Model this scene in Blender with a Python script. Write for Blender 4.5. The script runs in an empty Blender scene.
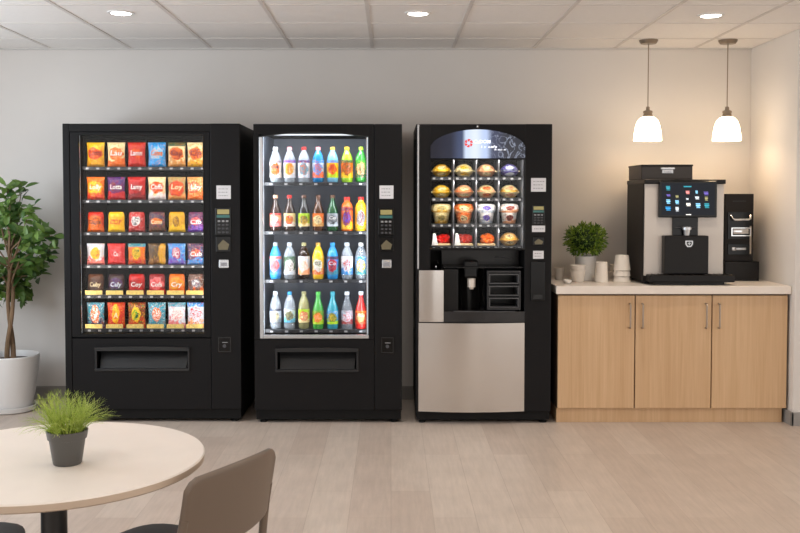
import bpy, bmesh, math, random
from mathutils import Vector, Matrix
random.seed(7)
PI = math.pi
scn = bpy.context.scene
COL = scn.collection

# ------------------------------------------------------------------ camera
F = 950.0; EYE = 1.435; PITCH = math.atan(0.038)
CP, SP = math.cos(PITCH), math.sin(PITCH)
CX = 391.0; CY = 197.0 + F*math.tan(PITCH)
cam = bpy.data.cameras.new('camera'); camo = bpy.data.objects.new('camera', cam); COL.objects.link(camo)
camo.location = (0, 0, EYE); camo.rotation_euler = (PI/2-PITCH, 0, 0)
cam.sensor_width = 36; cam.lens = F*36/800
cam.shift_x = (400-CX)/800; cam.shift_y = -(266.5-CY)/800
cam.clip_start = 0.05
scn.camera = camo
scn.view_settings.view_transform = 'Standard'
scn.view_settings.look = 'None'
scn.view_settings.gamma = 1
scn.view_settings.use_curve_mapping = False
scn.view_settings.exposure = 0.22

# ------------------------------------------------------------------ world and large lights
w = bpy.data.worlds.new('world'); scn.world = w; w.use_nodes = True
bg = w.node_tree.nodes['Background']; bg.inputs[0].default_value = (1.0, 0.965, 0.93, 1); bg.inputs[1].default_value = 1.5

def area_light(name, loc, rot, sx, sy, power, color, parent=None):
    l = bpy.data.lights.new(name, 'AREA'); l.shape = 'RECTANGLE'; l.size = sx; l.size_y = sy
    l.energy = power; l.color = color
    o = bpy.data.objects.new(name, l); COL.objects.link(o); o.location = loc; o.rotation_euler = rot
    if parent: o.parent = parent; o.location = Vector(loc)-parent.location
    return o
# daylight through the window in the left wall
area_light('window_daylight', (-3.62, 4.2, 1.45), (0, -PI/2, 0), 1.3, 3.0, 50, (0.72, 0.86, 1.0))

# ------------------------------------------------------------------ helpers
def ray(px, py):
    a = (px-CX)/F; b = (CY-py)/F
    return Vector((a, CP+b*SP, -SP+b*CP))
def at(px, py, Y):                      # point of the plane y = Y seen there
    d = ray(px, py); t = Y/d.y
    return d.x*t, EYE+d.z*t
def at_z(px, py, z):                    # point of the level z seen there
    d = ray(px, py); t = (z-EYE)/d.z
    return d.x*t, d.y*t

def srgb(r, g, b):
    f = lambda c: (c/255/12.92) if c/255 <= 0.04045 else ((c/255+0.055)/1.055)**2.4
    return (f(r), f(g), f(b), 1)
MATS = {}
def mat(name, col, rough=0.5, metal=0.0, emit=0.0, ecol=None, alpha=1.0, spec=0.5, noise=None, coat=0.0):
    if name in MATS: return MATS[name]
    m = bpy.data.materials.new(name); m.use_nodes = True; nt = m.node_tree
    p = nt.nodes['Principled BSDF']
    p.inputs['Base Color'].default_value = col
    p.inputs['Roughness'].default_value = rough
    p.inputs['Metallic'].default_value = metal
    p.inputs['Alpha'].default_value = alpha
    p.inputs['Specular IOR Level'].default_value = spec
    p.inputs['Coat Weight'].default_value = coat
    if emit:
        p.inputs['Emission Color'].default_value = ecol or col
        p.inputs['Emission Strength'].default_value = emit
    if noise:                            # (scale, amount, stretch)
        tc = nt.nodes.new('ShaderNodeTexCoord'); mp = nt.nodes.new('ShaderNodeMapping')
        mp.inputs['Scale'].default_value = noise[2]
        n = nt.nodes.new('ShaderNodeTexNoise'); n.inputs['Scale'].default_value = noise[0]; n.inputs['Detail'].default_value = 6
        hs = nt.nodes.new('ShaderNodeHueSaturation'); hs.inputs['Color'].default_value = col
        mr = nt.nodes.new('ShaderNodeMapRange'); mr.inputs['From Min'].default_value = 0.3; mr.inputs['From Max'].default_value = 0.7
        mr.inputs['To Min'].default_value = 1-noise[1]; mr.inputs['To Max'].default_value = 1+noise[1]
        nt.links.new(tc.outputs['Object'], mp.inputs[0]); nt.links.new(mp.outputs[0], n.inputs['Vector'])
        nt.links.new(n.outputs['Fac'], mr.inputs['Value']); nt.links.new(mr.outputs[0], hs.inputs['Value'])
        nt.links.new(hs.outputs[0], p.inputs['Base Color'])
    MATS[name] = m
    return m
def glass_mat(name, tint=(1, 1, 1, 1), refl=0.06, rough=0.02):
    if name in MATS: return MATS[name]
    m = bpy.data.materials.new(name); m.use_nodes = True; nt = m.node_tree; nt.nodes.clear()
    out = nt.nodes.new('ShaderNodeOutputMaterial'); mx = nt.nodes.new('ShaderNodeMixShader')
    tr = nt.nodes.new('ShaderNodeBsdfTransparent'); tr.inputs[0].default_value = tint
    gl = nt.nodes.new('ShaderNodeBsdfGlossy'); gl.inputs['Roughness'].default_value = rough
    lw = nt.nodes.new('ShaderNodeLayerWeight'); lw.inputs[0].default_value = 0.25
    ml = nt.nodes.new('ShaderNodeMath'); ml.operation = 'MULTIPLY_ADD'; ml.inputs[1].default_value = 0.3; ml.inputs[2].default_value = refl
    nt.links.new(lw.outputs['Fresnel'], ml.inputs[0])
    ml.use_clamp = True
    nt.links.new(ml.outputs[0], mx.inputs[0]); nt.links.new(tr.outputs[0], mx.inputs[1]); nt.links.new(gl.outputs[0], mx.inputs[2])
    nt.links.new(mx.outputs[0], out.inputs[0])
    MATS[name] = m
    return m

def root_loc(o):
    while o.parent: o = o.parent
    return o.location
def obj(name, bm, m, parent=None, smooth=False, origin=None):
    me = bpy.data.meshes.new(name)
    L = root_loc(parent) if parent else (Vector(origin) if origin else Vector((0, 0, 0)))
    bmesh.ops.translate(bm, verts=bm.verts, vec=-L)
    bm.normal_update()
    if smooth:
        for f in bm.faces: f.smooth = True
    bm.to_mesh(me); bm.free()
    o = bpy.data.objects.new(name, me); COL.objects.link(o)
    for mm in (m if isinstance(m, (list, tuple)) else [m]): me.materials.append(mm)
    if smooth:
        me.set_sharp_from_angle(angle=math.radians(40))
    if parent: o.parent = parent
    else: o.location = L
    return o
def thing(name, label, cat, loc=(0, 0, 0), group=None):
    o = bpy.data.objects.new(name, None); COL.objects.link(o); o.location = loc
    o.empty_display_size = 0.1
    o['label'] = label; o['category'] = cat; o['kind'] = 'thing'
    if group: o['group'] = group
    return o
def tag(o, label, cat, group=None, kind=None):
    o['label'] = label; o['category'] = cat
    if group: o['group'] = group
    if kind: o['kind'] = kind
    return o
def struct(name, bm, m):
    o = obj(name, bm, m); o['kind'] = 'structure'; return o

def box(bm, x0, x1, y0, y1, z0, z1, bev=0.0, seg=2, mi=0):
    x0, x1 = min(x0, x1), max(x0, x1); y0, y1 = min(y0, y1), max(y0, y1); z0, z1 = min(z0, z1), max(z0, z1)
    vs = [bm.verts.new((x, y, z)) for x in (x0, x1) for y in (y0, y1) for z in (z0, z1)]
    fs = [bm.faces.new([vs[i] for i in q]) for q in ((0, 1, 3, 2), (4, 6, 7, 5), (0, 4, 5, 1), (2, 3, 7, 6), (0, 2, 6, 4), (1, 5, 7, 3))]
    for f in fs: f.material_index = mi
    if bev > 0:
        es = list({e for f in fs for e in f.edges})
        r = bmesh.ops.bevel(bm, geom=es, offset=bev, segments=seg, profile=0.5, affect='EDGES', clamp_overlap=True)
        for f in r['faces']: f.material_index = mi
def bx(*a, **k):
    bm = bmesh.new(); box(bm, *a, **k); return bm
def ring(bm, X0, X1, Z0, Z1, x0, x1, z0, z1, y0, y1):          # frame: outer rect, inner rect
    O = [(X0, Z0), (X1, Z0), (X1, Z1), (X0, Z1)]; I = [(x0, z0), (x1, z0), (x1, z1), (x0, z1)]
    v = {}
    for k, P in (('O', O), ('I', I)):
        for i, (x, z) in enumerate(P):
            for y in (y0, y1): v[k, i, y] = bm.verts.new((x, y, z))
    for i in range(4):
        j = (i+1) % 4
        bm.faces.new([v['O', i, y0], v['O', j, y0], v['I', j, y0], v['I', i, y0]])
        bm.faces.new([v['O', i, y1], v['I', i, y1], v['I', j, y1], v['O', j, y1]])
        bm.faces.new([v['O', i, y0], v['O', i, y1], v['O', j, y1], v['O', j, y0]])
        bm.faces.new([v['I', i, y0], v['I', j, y0], v['I', j, y1], v['I', i, y1]])
def prism(bm, pts, y0, y1):             # outline in x,z extruded along y
    a = [bm.verts.new((x, y0, z)) for x, z in pts]; b = [bm.verts.new((x, y1, z)) for x, z in pts]
    bm.faces.new(a); bm.faces.new(b[::-1])
    n = len(pts)
    for i in range(n): bm.faces.new([a[i], b[i], b[(i+1) % n], a[(i+1) % n]])
    bmesh.ops.recalc_face_normals(bm, faces=bm.faces)
def lathe(bm, prof, cx=0, cy=0, cz=0, n=24, uv=False, ang0=0.0, sy=1.0, caps=True):
    rings = []
    for r, z in prof:
        rings.append([bm.verts.new((cx+r*math.cos(ang0+2*PI*i/n), cy+sy*r*math.sin(ang0+2*PI*i/n), cz+z)) for i in range(n)])
    for a, b in zip(rings, rings[1:]):
        for i in range(n): bm.faces.new([a[i], a[(i+1) % n], b[(i+1) % n], b[i]])
    if caps:
        if prof[0][0] > 1e-4: bm.faces.new(rings[0][::-1])
        if prof[-1][0] > 1e-4: bm.faces.new(rings[-1])
    if uv:
        L = bm.loops.layers.uv.verify(); R = max(r for r, z in prof); z0 = prof[0][1]; z1 = prof[-1][1]
        for f in bm.faces:
            for l in f.loops:
                co = l.vert.co
                l[L].uv = ((co.x-cx)/(2*R)+0.5, (co.z-cz-z0)/(z1-z0+1e-6))
def tube(bm, pts, r, n=8, r1=None):
    pts = [Vector(p) for p in pts]; rings = []; N = len(pts)
    for i, p in enumerate(pts):
        t = (pts[min(i+1, N-1)]-pts[max(i-1, 0)]).normalized()
        up = Vector((0, 0, 1)) if abs(t.z) < 0.9 else Vector((1, 0, 0))
        a = t.cross(up).normalized(); b = t.cross(a).normalized()
        rr = r if r1 is None else r+(r1-r)*i/(N-1)
        rings.append([bm.verts.new(p+a*rr*math.cos(2*PI*k/n)+b*rr*math.sin(2*PI*k/n)) for k in range(n)])
    for A, B in zip(rings, rings[1:]):
        for k in range(n): bm.faces.new([A[k], A[(k+1) % n], B[(k+1) % n], B[k]])
    bm.faces.new(rings[0]); bm.faces.new(rings[-1])
    bmesh.ops.recalc_face_normals(bm, faces=bm.faces)
def text_bm(s, size, width=None, thick=0.0008, shear=0.0):
    """lettering as a bmesh standing in the x,z plane, centred, facing -y"""
    cu = bpy.data.curves.new('t', 'FONT'); cu.body = s; cu.size = size; cu.extrude = thick; cu.align_x = 'CENTER'; cu.align_y = 'CENTER'
    cu.resolution_u = 2; cu.shear = shear; cu.offset = size*0.012
    o = bpy.data.objects.new('t', cu); COL.objects.link(o)
    dg = bpy.context.evaluated_depsgraph_get(); dg.update()
    me = bpy.data.meshes.new_from_object(o.evaluated_get(dg))
    bpy.data.objects.remove(o); bpy.data.curves.remove(cu)
    bm = bmesh.new(); bm.from_mesh(me); bpy.data.meshes.remove(me)
    xs = [v.co.x for v in bm.verts]
    k = 1.0
    if width and xs: k = width/(max(xs)-min(xs))
    for v in bm.verts: v.co = Vector((v.co.x*k, -v.co.z, v.co.y))
    return bm

# ------------------------------------------------------------------ materials
def wall_material():
    m = mat('wall_paint', srgb(220, 215, 210), 0.85, noise=(3, 0.015, (1, 1, 1)))
    return m
M_wall = wall_material()
M_ceil = mat('ceiling_tile', srgb(240, 236, 232), 0.9, noise=(60, 0.02, (1, 1, 1)))
M_grid = mat('ceiling_grid_metal', srgb(214, 208, 203), 0.6)
M_base = mat('baseboard_grey', srgb(148, 144, 140), 0.6)
M_black = mat('black_powder_coat', srgb(13, 12, 14), 0.5, spec=0.22, noise=(250, 0.05, (1, 1, 1)))
M_black2 = mat('black_body', srgb(10, 10, 11), 0.55, spec=0.22)
M_flap = mat('slot_plastic', srgb(24, 25, 27), 0.38)
M_gloss = mat('gloss_black', srgb(7, 7, 8), 0.2, spec=0.3)
M_inner = mat('inner_dark', srgb(12, 12, 14), 0.7, spec=0.2)
M_inner2 = mat('inner_slate', srgb(92, 98, 110), 0.5)
M_shelf = mat('shelf_metal', srgb(70, 71, 75), 0.4, 0.3)
M_rail = mat('price_rail', srgb(38, 39, 42), 0.4, spec=0.3)
M_tag = mat('price_tag_white', srgb(150, 150, 152), 0.6)
M_silver = mat('silver_trim', srgb(200, 202, 205), 0.25, 0.7)
M_chrome = mat('chrome', srgb(220, 220, 220), 0.12, 1.0)
M_card = mat('white_card', srgb(222, 222, 226), 0.6)
M_ink = mat('grey_ink', srgb(150, 150, 156), 0.7)
M_key = mat('key_rubber', srgb(70, 70, 74), 0.5)
M_dispA = mat('display_amber', srgb(150, 140, 90), 0.3, emit=0.25)
M_dispB = mat('display_teal', srgb(52, 100, 96), 0.3, emit=0.2)
M_bill = mat('bill_inlet', srgb(110, 102, 78), 0.35)
M_led = mat('led_strip', srgb(240, 246, 255), 0.4, emit=0.8, ecol=(0.86, 0.93, 1, 1))
M_glass = glass_mat('window_glass', refl=0.006)
M_rubber = mat('rubber_foot', srgb(20, 20, 20), 0.7)
M_white = mat('white_ceramic', srgb(228, 226, 224), 0.4)
M_paper = mat('paper_cup', srgb(238, 230, 220), 0.7)
M_soil = mat('potting_soil', srgb(62, 46, 34), 0.95, noise=(60, 0.5, (1, 1, 1)))
M_darkpot = mat('grey_plastic_pot', srgb(84, 82, 80), 0.45)
M_table = mat('table_laminate', srgb(240, 231, 222), 0.38, noise=(8, 0.02, (1, 1, 1)))
M_edge = mat('table_edge', srgb(200, 180, 160), 0.5)
M_blackmetal = mat('black_metal', srgb(22, 22, 22), 0.35)
M_chair = mat('taupe_plastic', srgb(112, 97, 84), 0.42)
M_seat = mat('black_seat', srgb(32, 31, 32), 0.6)
M_counter = mat('cream_worktop', srgb(232, 222, 212), 0.35, noise=(14, 0.02, (1, 1, 1)))
M_steelh = mat('brushed_handle', srgb(165, 150, 135), 0.3, 0.8)
M_gap = mat('carcass_brown_board', srgb(92, 72, 55), 0.8)  # brown carcass board, darker than the oak doors

def wood_mat():
    m = bpy.data.materials.new('light_oak'); m.use_nodes = True; nt = m.node_tree; p = nt.nodes['Principled BSDF']
    tc = nt.nodes.new('ShaderNodeTexCoord'); mp = nt.nodes.new('ShaderNodeMapping'); mp.inputs['Scale'].default_value = (55, 30, 1.6)
    n = nt.nodes.new('ShaderNodeTexNoise'); n.inputs['Scale'].default_value = 1.3; n.inputs['Detail'].default_value = 7; n.inputs['Distortion'].default_value = 0.6
    mp2 = nt.nodes.new('ShaderNodeMapping'); mp2.inputs['Scale'].default_value = (9, 5, 0.35)
    n2 = nt.nodes.new('ShaderNodeTexNoise'); n2.inputs['Scale'].default_value = 1.0
    cr = nt.nodes.new('ShaderNodeValToRGB'); e = cr.color_ramp.elements
    e[0].position = 0.3; e[0].color = srgb(194, 155, 114); e[1].position = 0.7; e[1].color = srgb(218, 184, 144)
    ad = nt.nodes.new('ShaderNodeMath'); ad.operation = 'MULTIPLY_ADD'; ad.inputs[1].default_value = 0.5
    m2 = nt.nodes.new('ShaderNodeMath'); m2.operation = 'MULTIPLY'; m2.inputs[1].default_value = 0.5
    L = nt.links.new
    L(tc.outputs['Object'], mp.inputs[0]); L(mp.outputs[0], n.inputs['Vector']); L(tc.outputs['Object'], mp2.inputs[0]); L(mp2.outputs[0], n2.inputs['Vector'])
    L(n2.outputs['Fac'], m2.inputs[0]); L(n.outputs['Fac'], ad.inputs[0]); L(m2.outputs[0], ad.inputs[2]); L(ad.outputs[0], cr.inputs[0]); L(cr.outputs[0], p.inputs['Base Color'])
    p.inputs['Roughness'].default_value = 0.45
    return m
M_wood = wood_mat()

def floor_mat():
    m = bpy.data.materials.new('vinyl_planks'); m.use_nodes = True; nt = m.node_tree; p = nt.nodes['Principled BSDF']; L = nt.links.new
    tc = nt.nodes.new('ShaderNodeTexCoord'); mp = nt.nodes.new('ShaderNodeMapping'); mp.inputs['Rotation'].default_value = (0, 0, PI/2)
    br = nt.nodes.new('ShaderNodeTexBrick'); br.inputs['Scale'].default_value = 1.0
    br.inputs['Brick Width'].default_value = 1.05; br.inputs['Row Height'].default_value = 0.19
    br.inputs['Mortar Size'].default_value = 0.0015; br.inputs['Mortar Smooth'].default_value = 0.2; br.offset = 0.37
    br.inputs['Color1'].default_value = srgb(198, 184, 172); br.inputs['Color2'].default_value = srgb(186, 170, 158); br.inputs['Mortar'].default_value = srgb(174, 159, 147)
    mp2 = nt.nodes.new('ShaderNodeMapping'); mp2.inputs['Scale'].default_value = (26, 2.2, 1)
    n = nt.nodes.new('ShaderNodeTexNoise'); n.inputs['Scale'].default_value = 1.6; n.inputs['Detail'].default_value = 8; n.inputs['Roughness'].default_value = 0.7
    n3 = nt.nodes.new('ShaderNodeTexNoise'); n3.inputs['Scale'].default_value = 5; n3.inputs['Detail'].default_value = 5
    mr = nt.nodes.new('ShaderNodeMapRange'); mr.inputs['From Min'].default_value = 0.25; mr.inputs['From Max'].default_value = 0.75; mr.inputs['To Min'].default_value = 0.86; mr.inputs['To Max'].default_value = 1.1
    mr3 = nt.nodes.new('ShaderNodeMapRange'); mr3.inputs['From Min'].default_value = 0.25; mr3.inputs['From Max'].default_value = 0.75; mr3.inputs['To Min'].default_value = 0.94; mr3.inputs['To Max'].default_value = 1.05
    mu = nt.nodes.new('ShaderNodeMath'); mu.operation = 'MULTIPLY'
    hs = nt.nodes.new('ShaderNodeHueSaturation')
    L(tc.outputs['Object'], mp.inputs[0]); L(mp.outputs[0], br.inputs['Vector']); L(tc.outputs['Object'], mp2.inputs[0]); L(mp2.outputs[0], n.inputs['Vector'])
    L(tc.outputs['Object'], n3.inputs['Vector'])
    L(n.outputs['Fac'], mr.inputs['Value']); L(n3.outputs['Fac'], mr3.inputs['Value']); L(mr.outputs[0], mu.inputs[0]); L(mr3.outputs[0], mu.inputs[1])
    L(mu.outputs[0], hs.inputs['Value']); L(br.outputs['Color'], hs.inputs['Color']); L(hs.outputs[0], p.inputs['Base Color'])
    p.inputs['Roughness'].default_value = 0.42
    return m
def steel_mat(name, col, rough=0.2):
    m = bpy.data.materials.new(name); m.use_nodes = True; nt = m.node_tree; p = nt.nodes['Principled BSDF']; L = nt.links.new
    p.inputs['Base Color'].default_value = col; p.inputs['Metallic'].default_value = 0.95; p.inputs['Anisotropic'].default_value = 0.0
    tc = nt.nodes.new('ShaderNodeTexCoord'); mp = nt.nodes.new('ShaderNodeMapping'); mp.inputs['Scale'].default_value = (1.2, 1.2, 600)
    n = nt.nodes.new('ShaderNodeTexNoise'); n.inputs['Scale'].default_value = 1.0; n.inputs['Detail'].default_value = 3
    mr = nt.nodes.new('ShaderNodeMapRange'); mr.inputs['To Min'].default_value = rough-0.015; mr.inputs['To Max'].default_value = rough+0.015
    L(tc.outputs['Object'], mp.inputs[0]); L(mp.outputs[0], n.inputs['Vector']); L(n.outputs['Fac'], mr.inputs['Value']); L(mr.outputs[0], p.inputs['Roughness'])
    return m
M_steel = steel_mat('brushed_steel', srgb(208, 204, 200))
M_floor = floor_mat()

def art_mat(name, base, lower, logo, mark, split=0.3, cu=0.5, cv=0.55, ru=0.42, rv=0.25, top=None, rough=0.38, alpha=1.0, seed=0.0, markscale=9.0):
    """printed packaging: ground, lower field, ragged oval badge with printed marks, optional top band"""
    m = bpy.data.materials.new(name); m.use_nodes = True; nt = m.node_tree; p = nt.nodes['Principled BSDF']; L = nt.links.new
    def math_(op, a, b=None, c=None):
        n = nt.nodes.new('ShaderNodeMath'); n.operation = op
        for i, v in enumerate((a, b, c)):
            if v is None: continue
            if isinstance(v, (int, float)): n.inputs[i].default_value = v
            else: L(v, n.inputs[i])
        return n.outputs[0]
    uv = nt.nodes.new('ShaderNodeUVMap'); sp = nt.nodes.new('ShaderNodeSeparateXYZ'); L(uv.outputs[0], sp.inputs[0])
    u, v = sp.outputs[0], sp.outputs[1]
    mp = nt.nodes.new('ShaderNodeMapping'); mp.inputs['Location'].default_value = (seed*3.7, seed*1.9, seed); L(uv.outputs[0], mp.inputs[0])
    n1 = nt.nodes.new('ShaderNodeTexNoise'); n1.inputs['Scale'].default_value = 4.5; n1.inputs['Detail'].default_value = 2; L(mp.outputs[0], n1.inputs['Vector'])
    n2 = nt.nodes.new('ShaderNodeTexNoise'); n2.inputs['Scale'].default_value = markscale; n2.inputs['Detail'].default_value = 2; n2.inputs['Distortion'].default_value = 1.5; L(mp.outputs[0], n2.inputs['Vector'])
    def soft(x, k=14.0):                 # 0..1 step around 0
        r = math_('MULTIPLY_ADD', x, k, 0.5)
        r.node.use_clamp = True
        return r
    def mix(f, a, b):
        n = nt.nodes.new('ShaderNodeMix'); n.data_type = 'RGBA'
        L(f, n.inputs[0])
        for s, x in ((6, a), (7, b)):
            if isinstance(x, tuple): n.inputs[s].default_value = x
            else: L(x, n.inputs[s])
        return n.outputs[2]
    wob = math_('MULTIPLY_ADD', n1.outputs['Fac'], 0.9, -0.45)
    c = mix(soft(math_('SUBTRACT', math_('ADD', wob, split), v)), base, lower)
    if top: c = mix(soft(math_('SUBTRACT', v, 0.84), 30), c, top)
    a = math_('DIVIDE', math_('SUBTRACT', u, cu), ru); b = math_('DIVIDE', math_('SUBTRACT', v, cv), rv)
    d = math_('ADD', math_('MULTIPLY', a, a), math_('MULTIPLY', b, b))
    d = math_('ADD', d, math_('MULTIPLY', wob, 2.0))
    c = mix(soft(math_('SUBTRACT', 1.0, d), 4), c, logo)
    blot = soft(math_('SUBTRACT', n2.outputs['Fac'], 0.53), 16)
    inside = soft(math_('SUBTRACT', 0.75, d), 4)
    c = mix(math_('MULTIPLY', blot, inside), c, mark)
    blot2 = soft(math_('SUBTRACT', 0.36, n2.outputs['Fac']), 12)
    c = mix(math_('MULTIPLY', blot2, 0.7), c, lower)
    n4 = nt.nodes.new('ShaderNodeTexNoise'); n4.inputs['Scale'].default_value = markscale*1.9; n4.inputs['Detail'].default_value = 3; n4.inputs['Distortion'].default_value = 0.8; L(mp.outputs[0], n4.inputs['Vector'])
    c = mix(math_('MULTIPLY', soft(math_('SUBTRACT', n4.outputs['Fac'], 0.60), 14), 0.75), c, mark)
    c = mix(math_('MULTIPLY', soft(math_('SUBTRACT', 0.40, n4.outputs['Fac']), 14), 0.6), c, logo)
    n5 = nt.nodes.new('ShaderNodeTexNoise'); n5.inputs['Scale'].default_value = 5.0; n5.inputs['Detail'].default_value = 2; n5.inputs['Distortion'].default_value = 1.0; L(mp.outputs[0], n5.inputs['Vector'])
    bp = nt.nodes.new('ShaderNodeBump'); bp.inputs['Strength'].default_value = 0.7; bp.inputs['Distance'].default_value = 0.012; L(n5.outputs['Fac'], bp.inputs['Height']); L(bp.outputs[0], p.inputs['Normal'])
    hsat = nt.nodes.new('ShaderNodeHueSaturation'); hsat.inputs['Saturation'].default_value = 1.15; L(c, hsat.inputs['Color'])
    c = hsat.outputs[0]
    L(c, p.inputs['Base Color']); p.inputs['Roughness'].default_value = rough
    p.inputs['Alpha'].default_value = alpha
    return m

# palette
K = dict(yellow=srgb(238, 190, 40), cream=srgb(238, 222, 176), orange=srgb(226, 106, 40), red=srgb(190, 38, 34), dred=srgb(120, 26, 28),
         blue=srgb(40, 140, 206), lblue=srgb(130, 196, 232), navy=srgb(30, 42, 78), purple=srgb(74, 48, 104), white=srgb(236, 234, 230),
         green=srgb(60, 150, 60), dgreen=srgb(30, 84, 52), lime=srgb(160, 210, 50), teal=srgb(40, 140, 160), brown=srgb(84, 50, 32),
         black=srgb(24, 22, 24), pink=srgb(226, 140, 140), gold=srgb(206, 156, 60), grey=srgb(150, 156, 164), olive=srgb(150, 146, 100),
         pale=srgb(206, 216, 226), tan=srgb(206, 156, 104), dbrown=srgb(50, 30, 22), violet=srgb(96, 84, 170), peach=srgb(236, 176, 140))

# ------------------------------------------------------------------ room shell
WALL_Y = 6.70; CEIL = 2.476; RW = 2.523; RW_Y = 5.92; LW = -3.5
struct('floor', bx(-4.2, 7, -3, 7.0, -0.1, 0), M_floor)
struct('ceiling', bx(-4.2, 7, -3, 7.0, CEIL, CEIL+0.1), M_ceil)
struct('wall_back', bx(-3.7, RW+0.3, WALL_Y, WALL_Y+0.1, 0, CEIL), M_wall)
struct('wall_right', bx(RW, 7, RW_Y, WALL_Y, 0, CEIL, bev=0.006), M_wall)
bm = bmesh.new()
WY0, WY1, WZ0, WZ1 = 2.6, 5.8, 0.8, 2.15
box(bm, LW-0.1, LW, 1.2, WY0, 0, CEIL); box(bm, LW-0.1, LW, WY1, WALL_Y, 0, CEIL)
box(bm, LW-0.1, LW, WY0, WY1, 0, WZ0); box(bm, LW-0.1, LW, WY0, WY1, WZ1, CEIL)
struct('wall_left', bm, M_wall)
bm = bmesh.new()
for yy in (WY0+0.03, (WY0+WY1)/2, WY1-0.03): box(bm, LW-0.08, LW-0.02, yy-0.025, yy+0.025, WZ0, WZ1)
for zz in (WZ0+0.025, WZ1-0.025): box(bm, LW-0.08, LW-0.02, WY0, WY1, zz-0.025, zz+0.025)
struct('window_1', bm, M_silver)
# unseen piers added behind the viewer, spaced to vary reflections in the steel panel
bm = bmesh.new(); box(bm, -1.2, 1.05, -3.1, -3.0, 0, CEIL); box(bm, 2.3, 2.8, -3.1, -3.0, 0, CEIL); struct('wall_reflection_piers', bm, M_wall)
# baseboards
bm = bmesh.new(); box(bm, LW, RW, WALL_Y-0.014, WALL_Y, 0, 0.095, bev=0.003); struct('baseboard_back', bm, M_base)
bm = bmesh.new(); box(bm, RW-0.014, 7, RW_Y-0.014, RW_Y, 0, 0.085, bev=0.003); box(bm, RW-0.014, RW, RW_Y-0.014, WALL_Y, 0, 0.085); struct('baseboard_right', bm, M_base)
bm = bmesh.new(); box(bm, LW, LW+0.014, 1.2, WALL_Y, 0, 0.095, bev=0.003); struct('baseboard_left', bm, M_base)
# ceiling grid
bm = bmesh.new()
for k in range(-7, 13):
    X = -0.131+0.563*k
    if X < LW: continue
    box(bm, X-0.011, X+0.011, -2.9, (WALL_Y if X < RW else RW_Y), CEIL-0.004, CEIL+0.001)
struct('trim_1', bm, M_grid)
bm = bmesh.new()
for k in range(0, 17):
    Y = 6.28-0.545*k
    box(bm, LW, RW if Y > RW_Y else 6.9, Y-0.008, Y+0.008, CEIL-0.003, CEIL+0.001)
struct('trim_2', bm, mat('ceiling_grid_light', srgb(222, 217, 212), 0.6))
bm = bmesh.new(); box(bm, LW, RW, WALL_Y-0.02, WALL_Y, CEIL-0.012, CEIL); struct('trim_3', bm, mat('ceiling_angle', srgb(206, 202, 198), 0.6))

# downlights
M_down = mat('downlight_lens', srgb(255, 248, 236), 0.4, emit=9, ecol=(1, 0.95, 0.88, 1))
M_dring = mat('downlight_ring', srgb(225, 222, 218), 0.4)
def downlight(x, y, label):
    t = thing('recessed_downlight', label, 'ceiling light', (x, y, CEIL), 'round downlights in the ceiling')
    bm = bmesh.new(); lathe(bm, [(0.050, -0.002), (0.062, -0.008), (0.074, -0.006), (0.076, 0.0)], x, y, CEIL, n=32, caps=False); obj('ring', bm, M_dring, t, True)
    bm = bmesh.new(); lathe(bm, [(0.0, -0.0062), (0.056, -0.0062), (0.056, -0.001), (0, -0.001)], x, y, CEIL, n=32); obj('lens', bm, M_down, t)
    l = bpy.data.lights.new('downlight_beam', 'SPOT'); l.energy = 24; l.spot_size = math.radians(120); l.spot_blend = 0.9; l.shadow_soft_size = 0.07; l.color = (1, 0.93, 0.85)
    if x > 1: l.energy = 34; l.color = (1, 0.86, 0.70)
    o = bpy.data.objects.new('downlight_beam', l); COL.objects.link(o); o.parent = t; o.location = (0, 0, -0.03)
XS = [-1.54, 0.155, 1.80]
downlight(*at_z(121, 12.5, CEIL), 'round recessed downlight in the ceiling above the snack machine')
downlight(*at_z(418, 13, CEIL), 'round recessed downlight in the ceiling between drink machine and noodle machine')
downlight(*at_z(711, 15, CEIL), 'round recessed downlight in the ceiling in front of the two pendants')
for X in XS:
    for Y in (3.7, 1.9):                 # rows beyond the top edge of the frame
        l = bpy.data.lights.new('room_downlight_beam', 'SPOT'); l.energy = 24; l.spot_size = math.radians(125); l.spot_blend = 0.9; l.shadow_soft_size = 0.08; l.color = (1, 0.93, 0.85)
        if X > 1: l.energy = 34; l.color = (1, 0.87, 0.72)
        o = bpy.data.objects.new('room_downlight_beam', l); COL.objects.link(o); o.location = (X, Y, CEIL-0.03)

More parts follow.
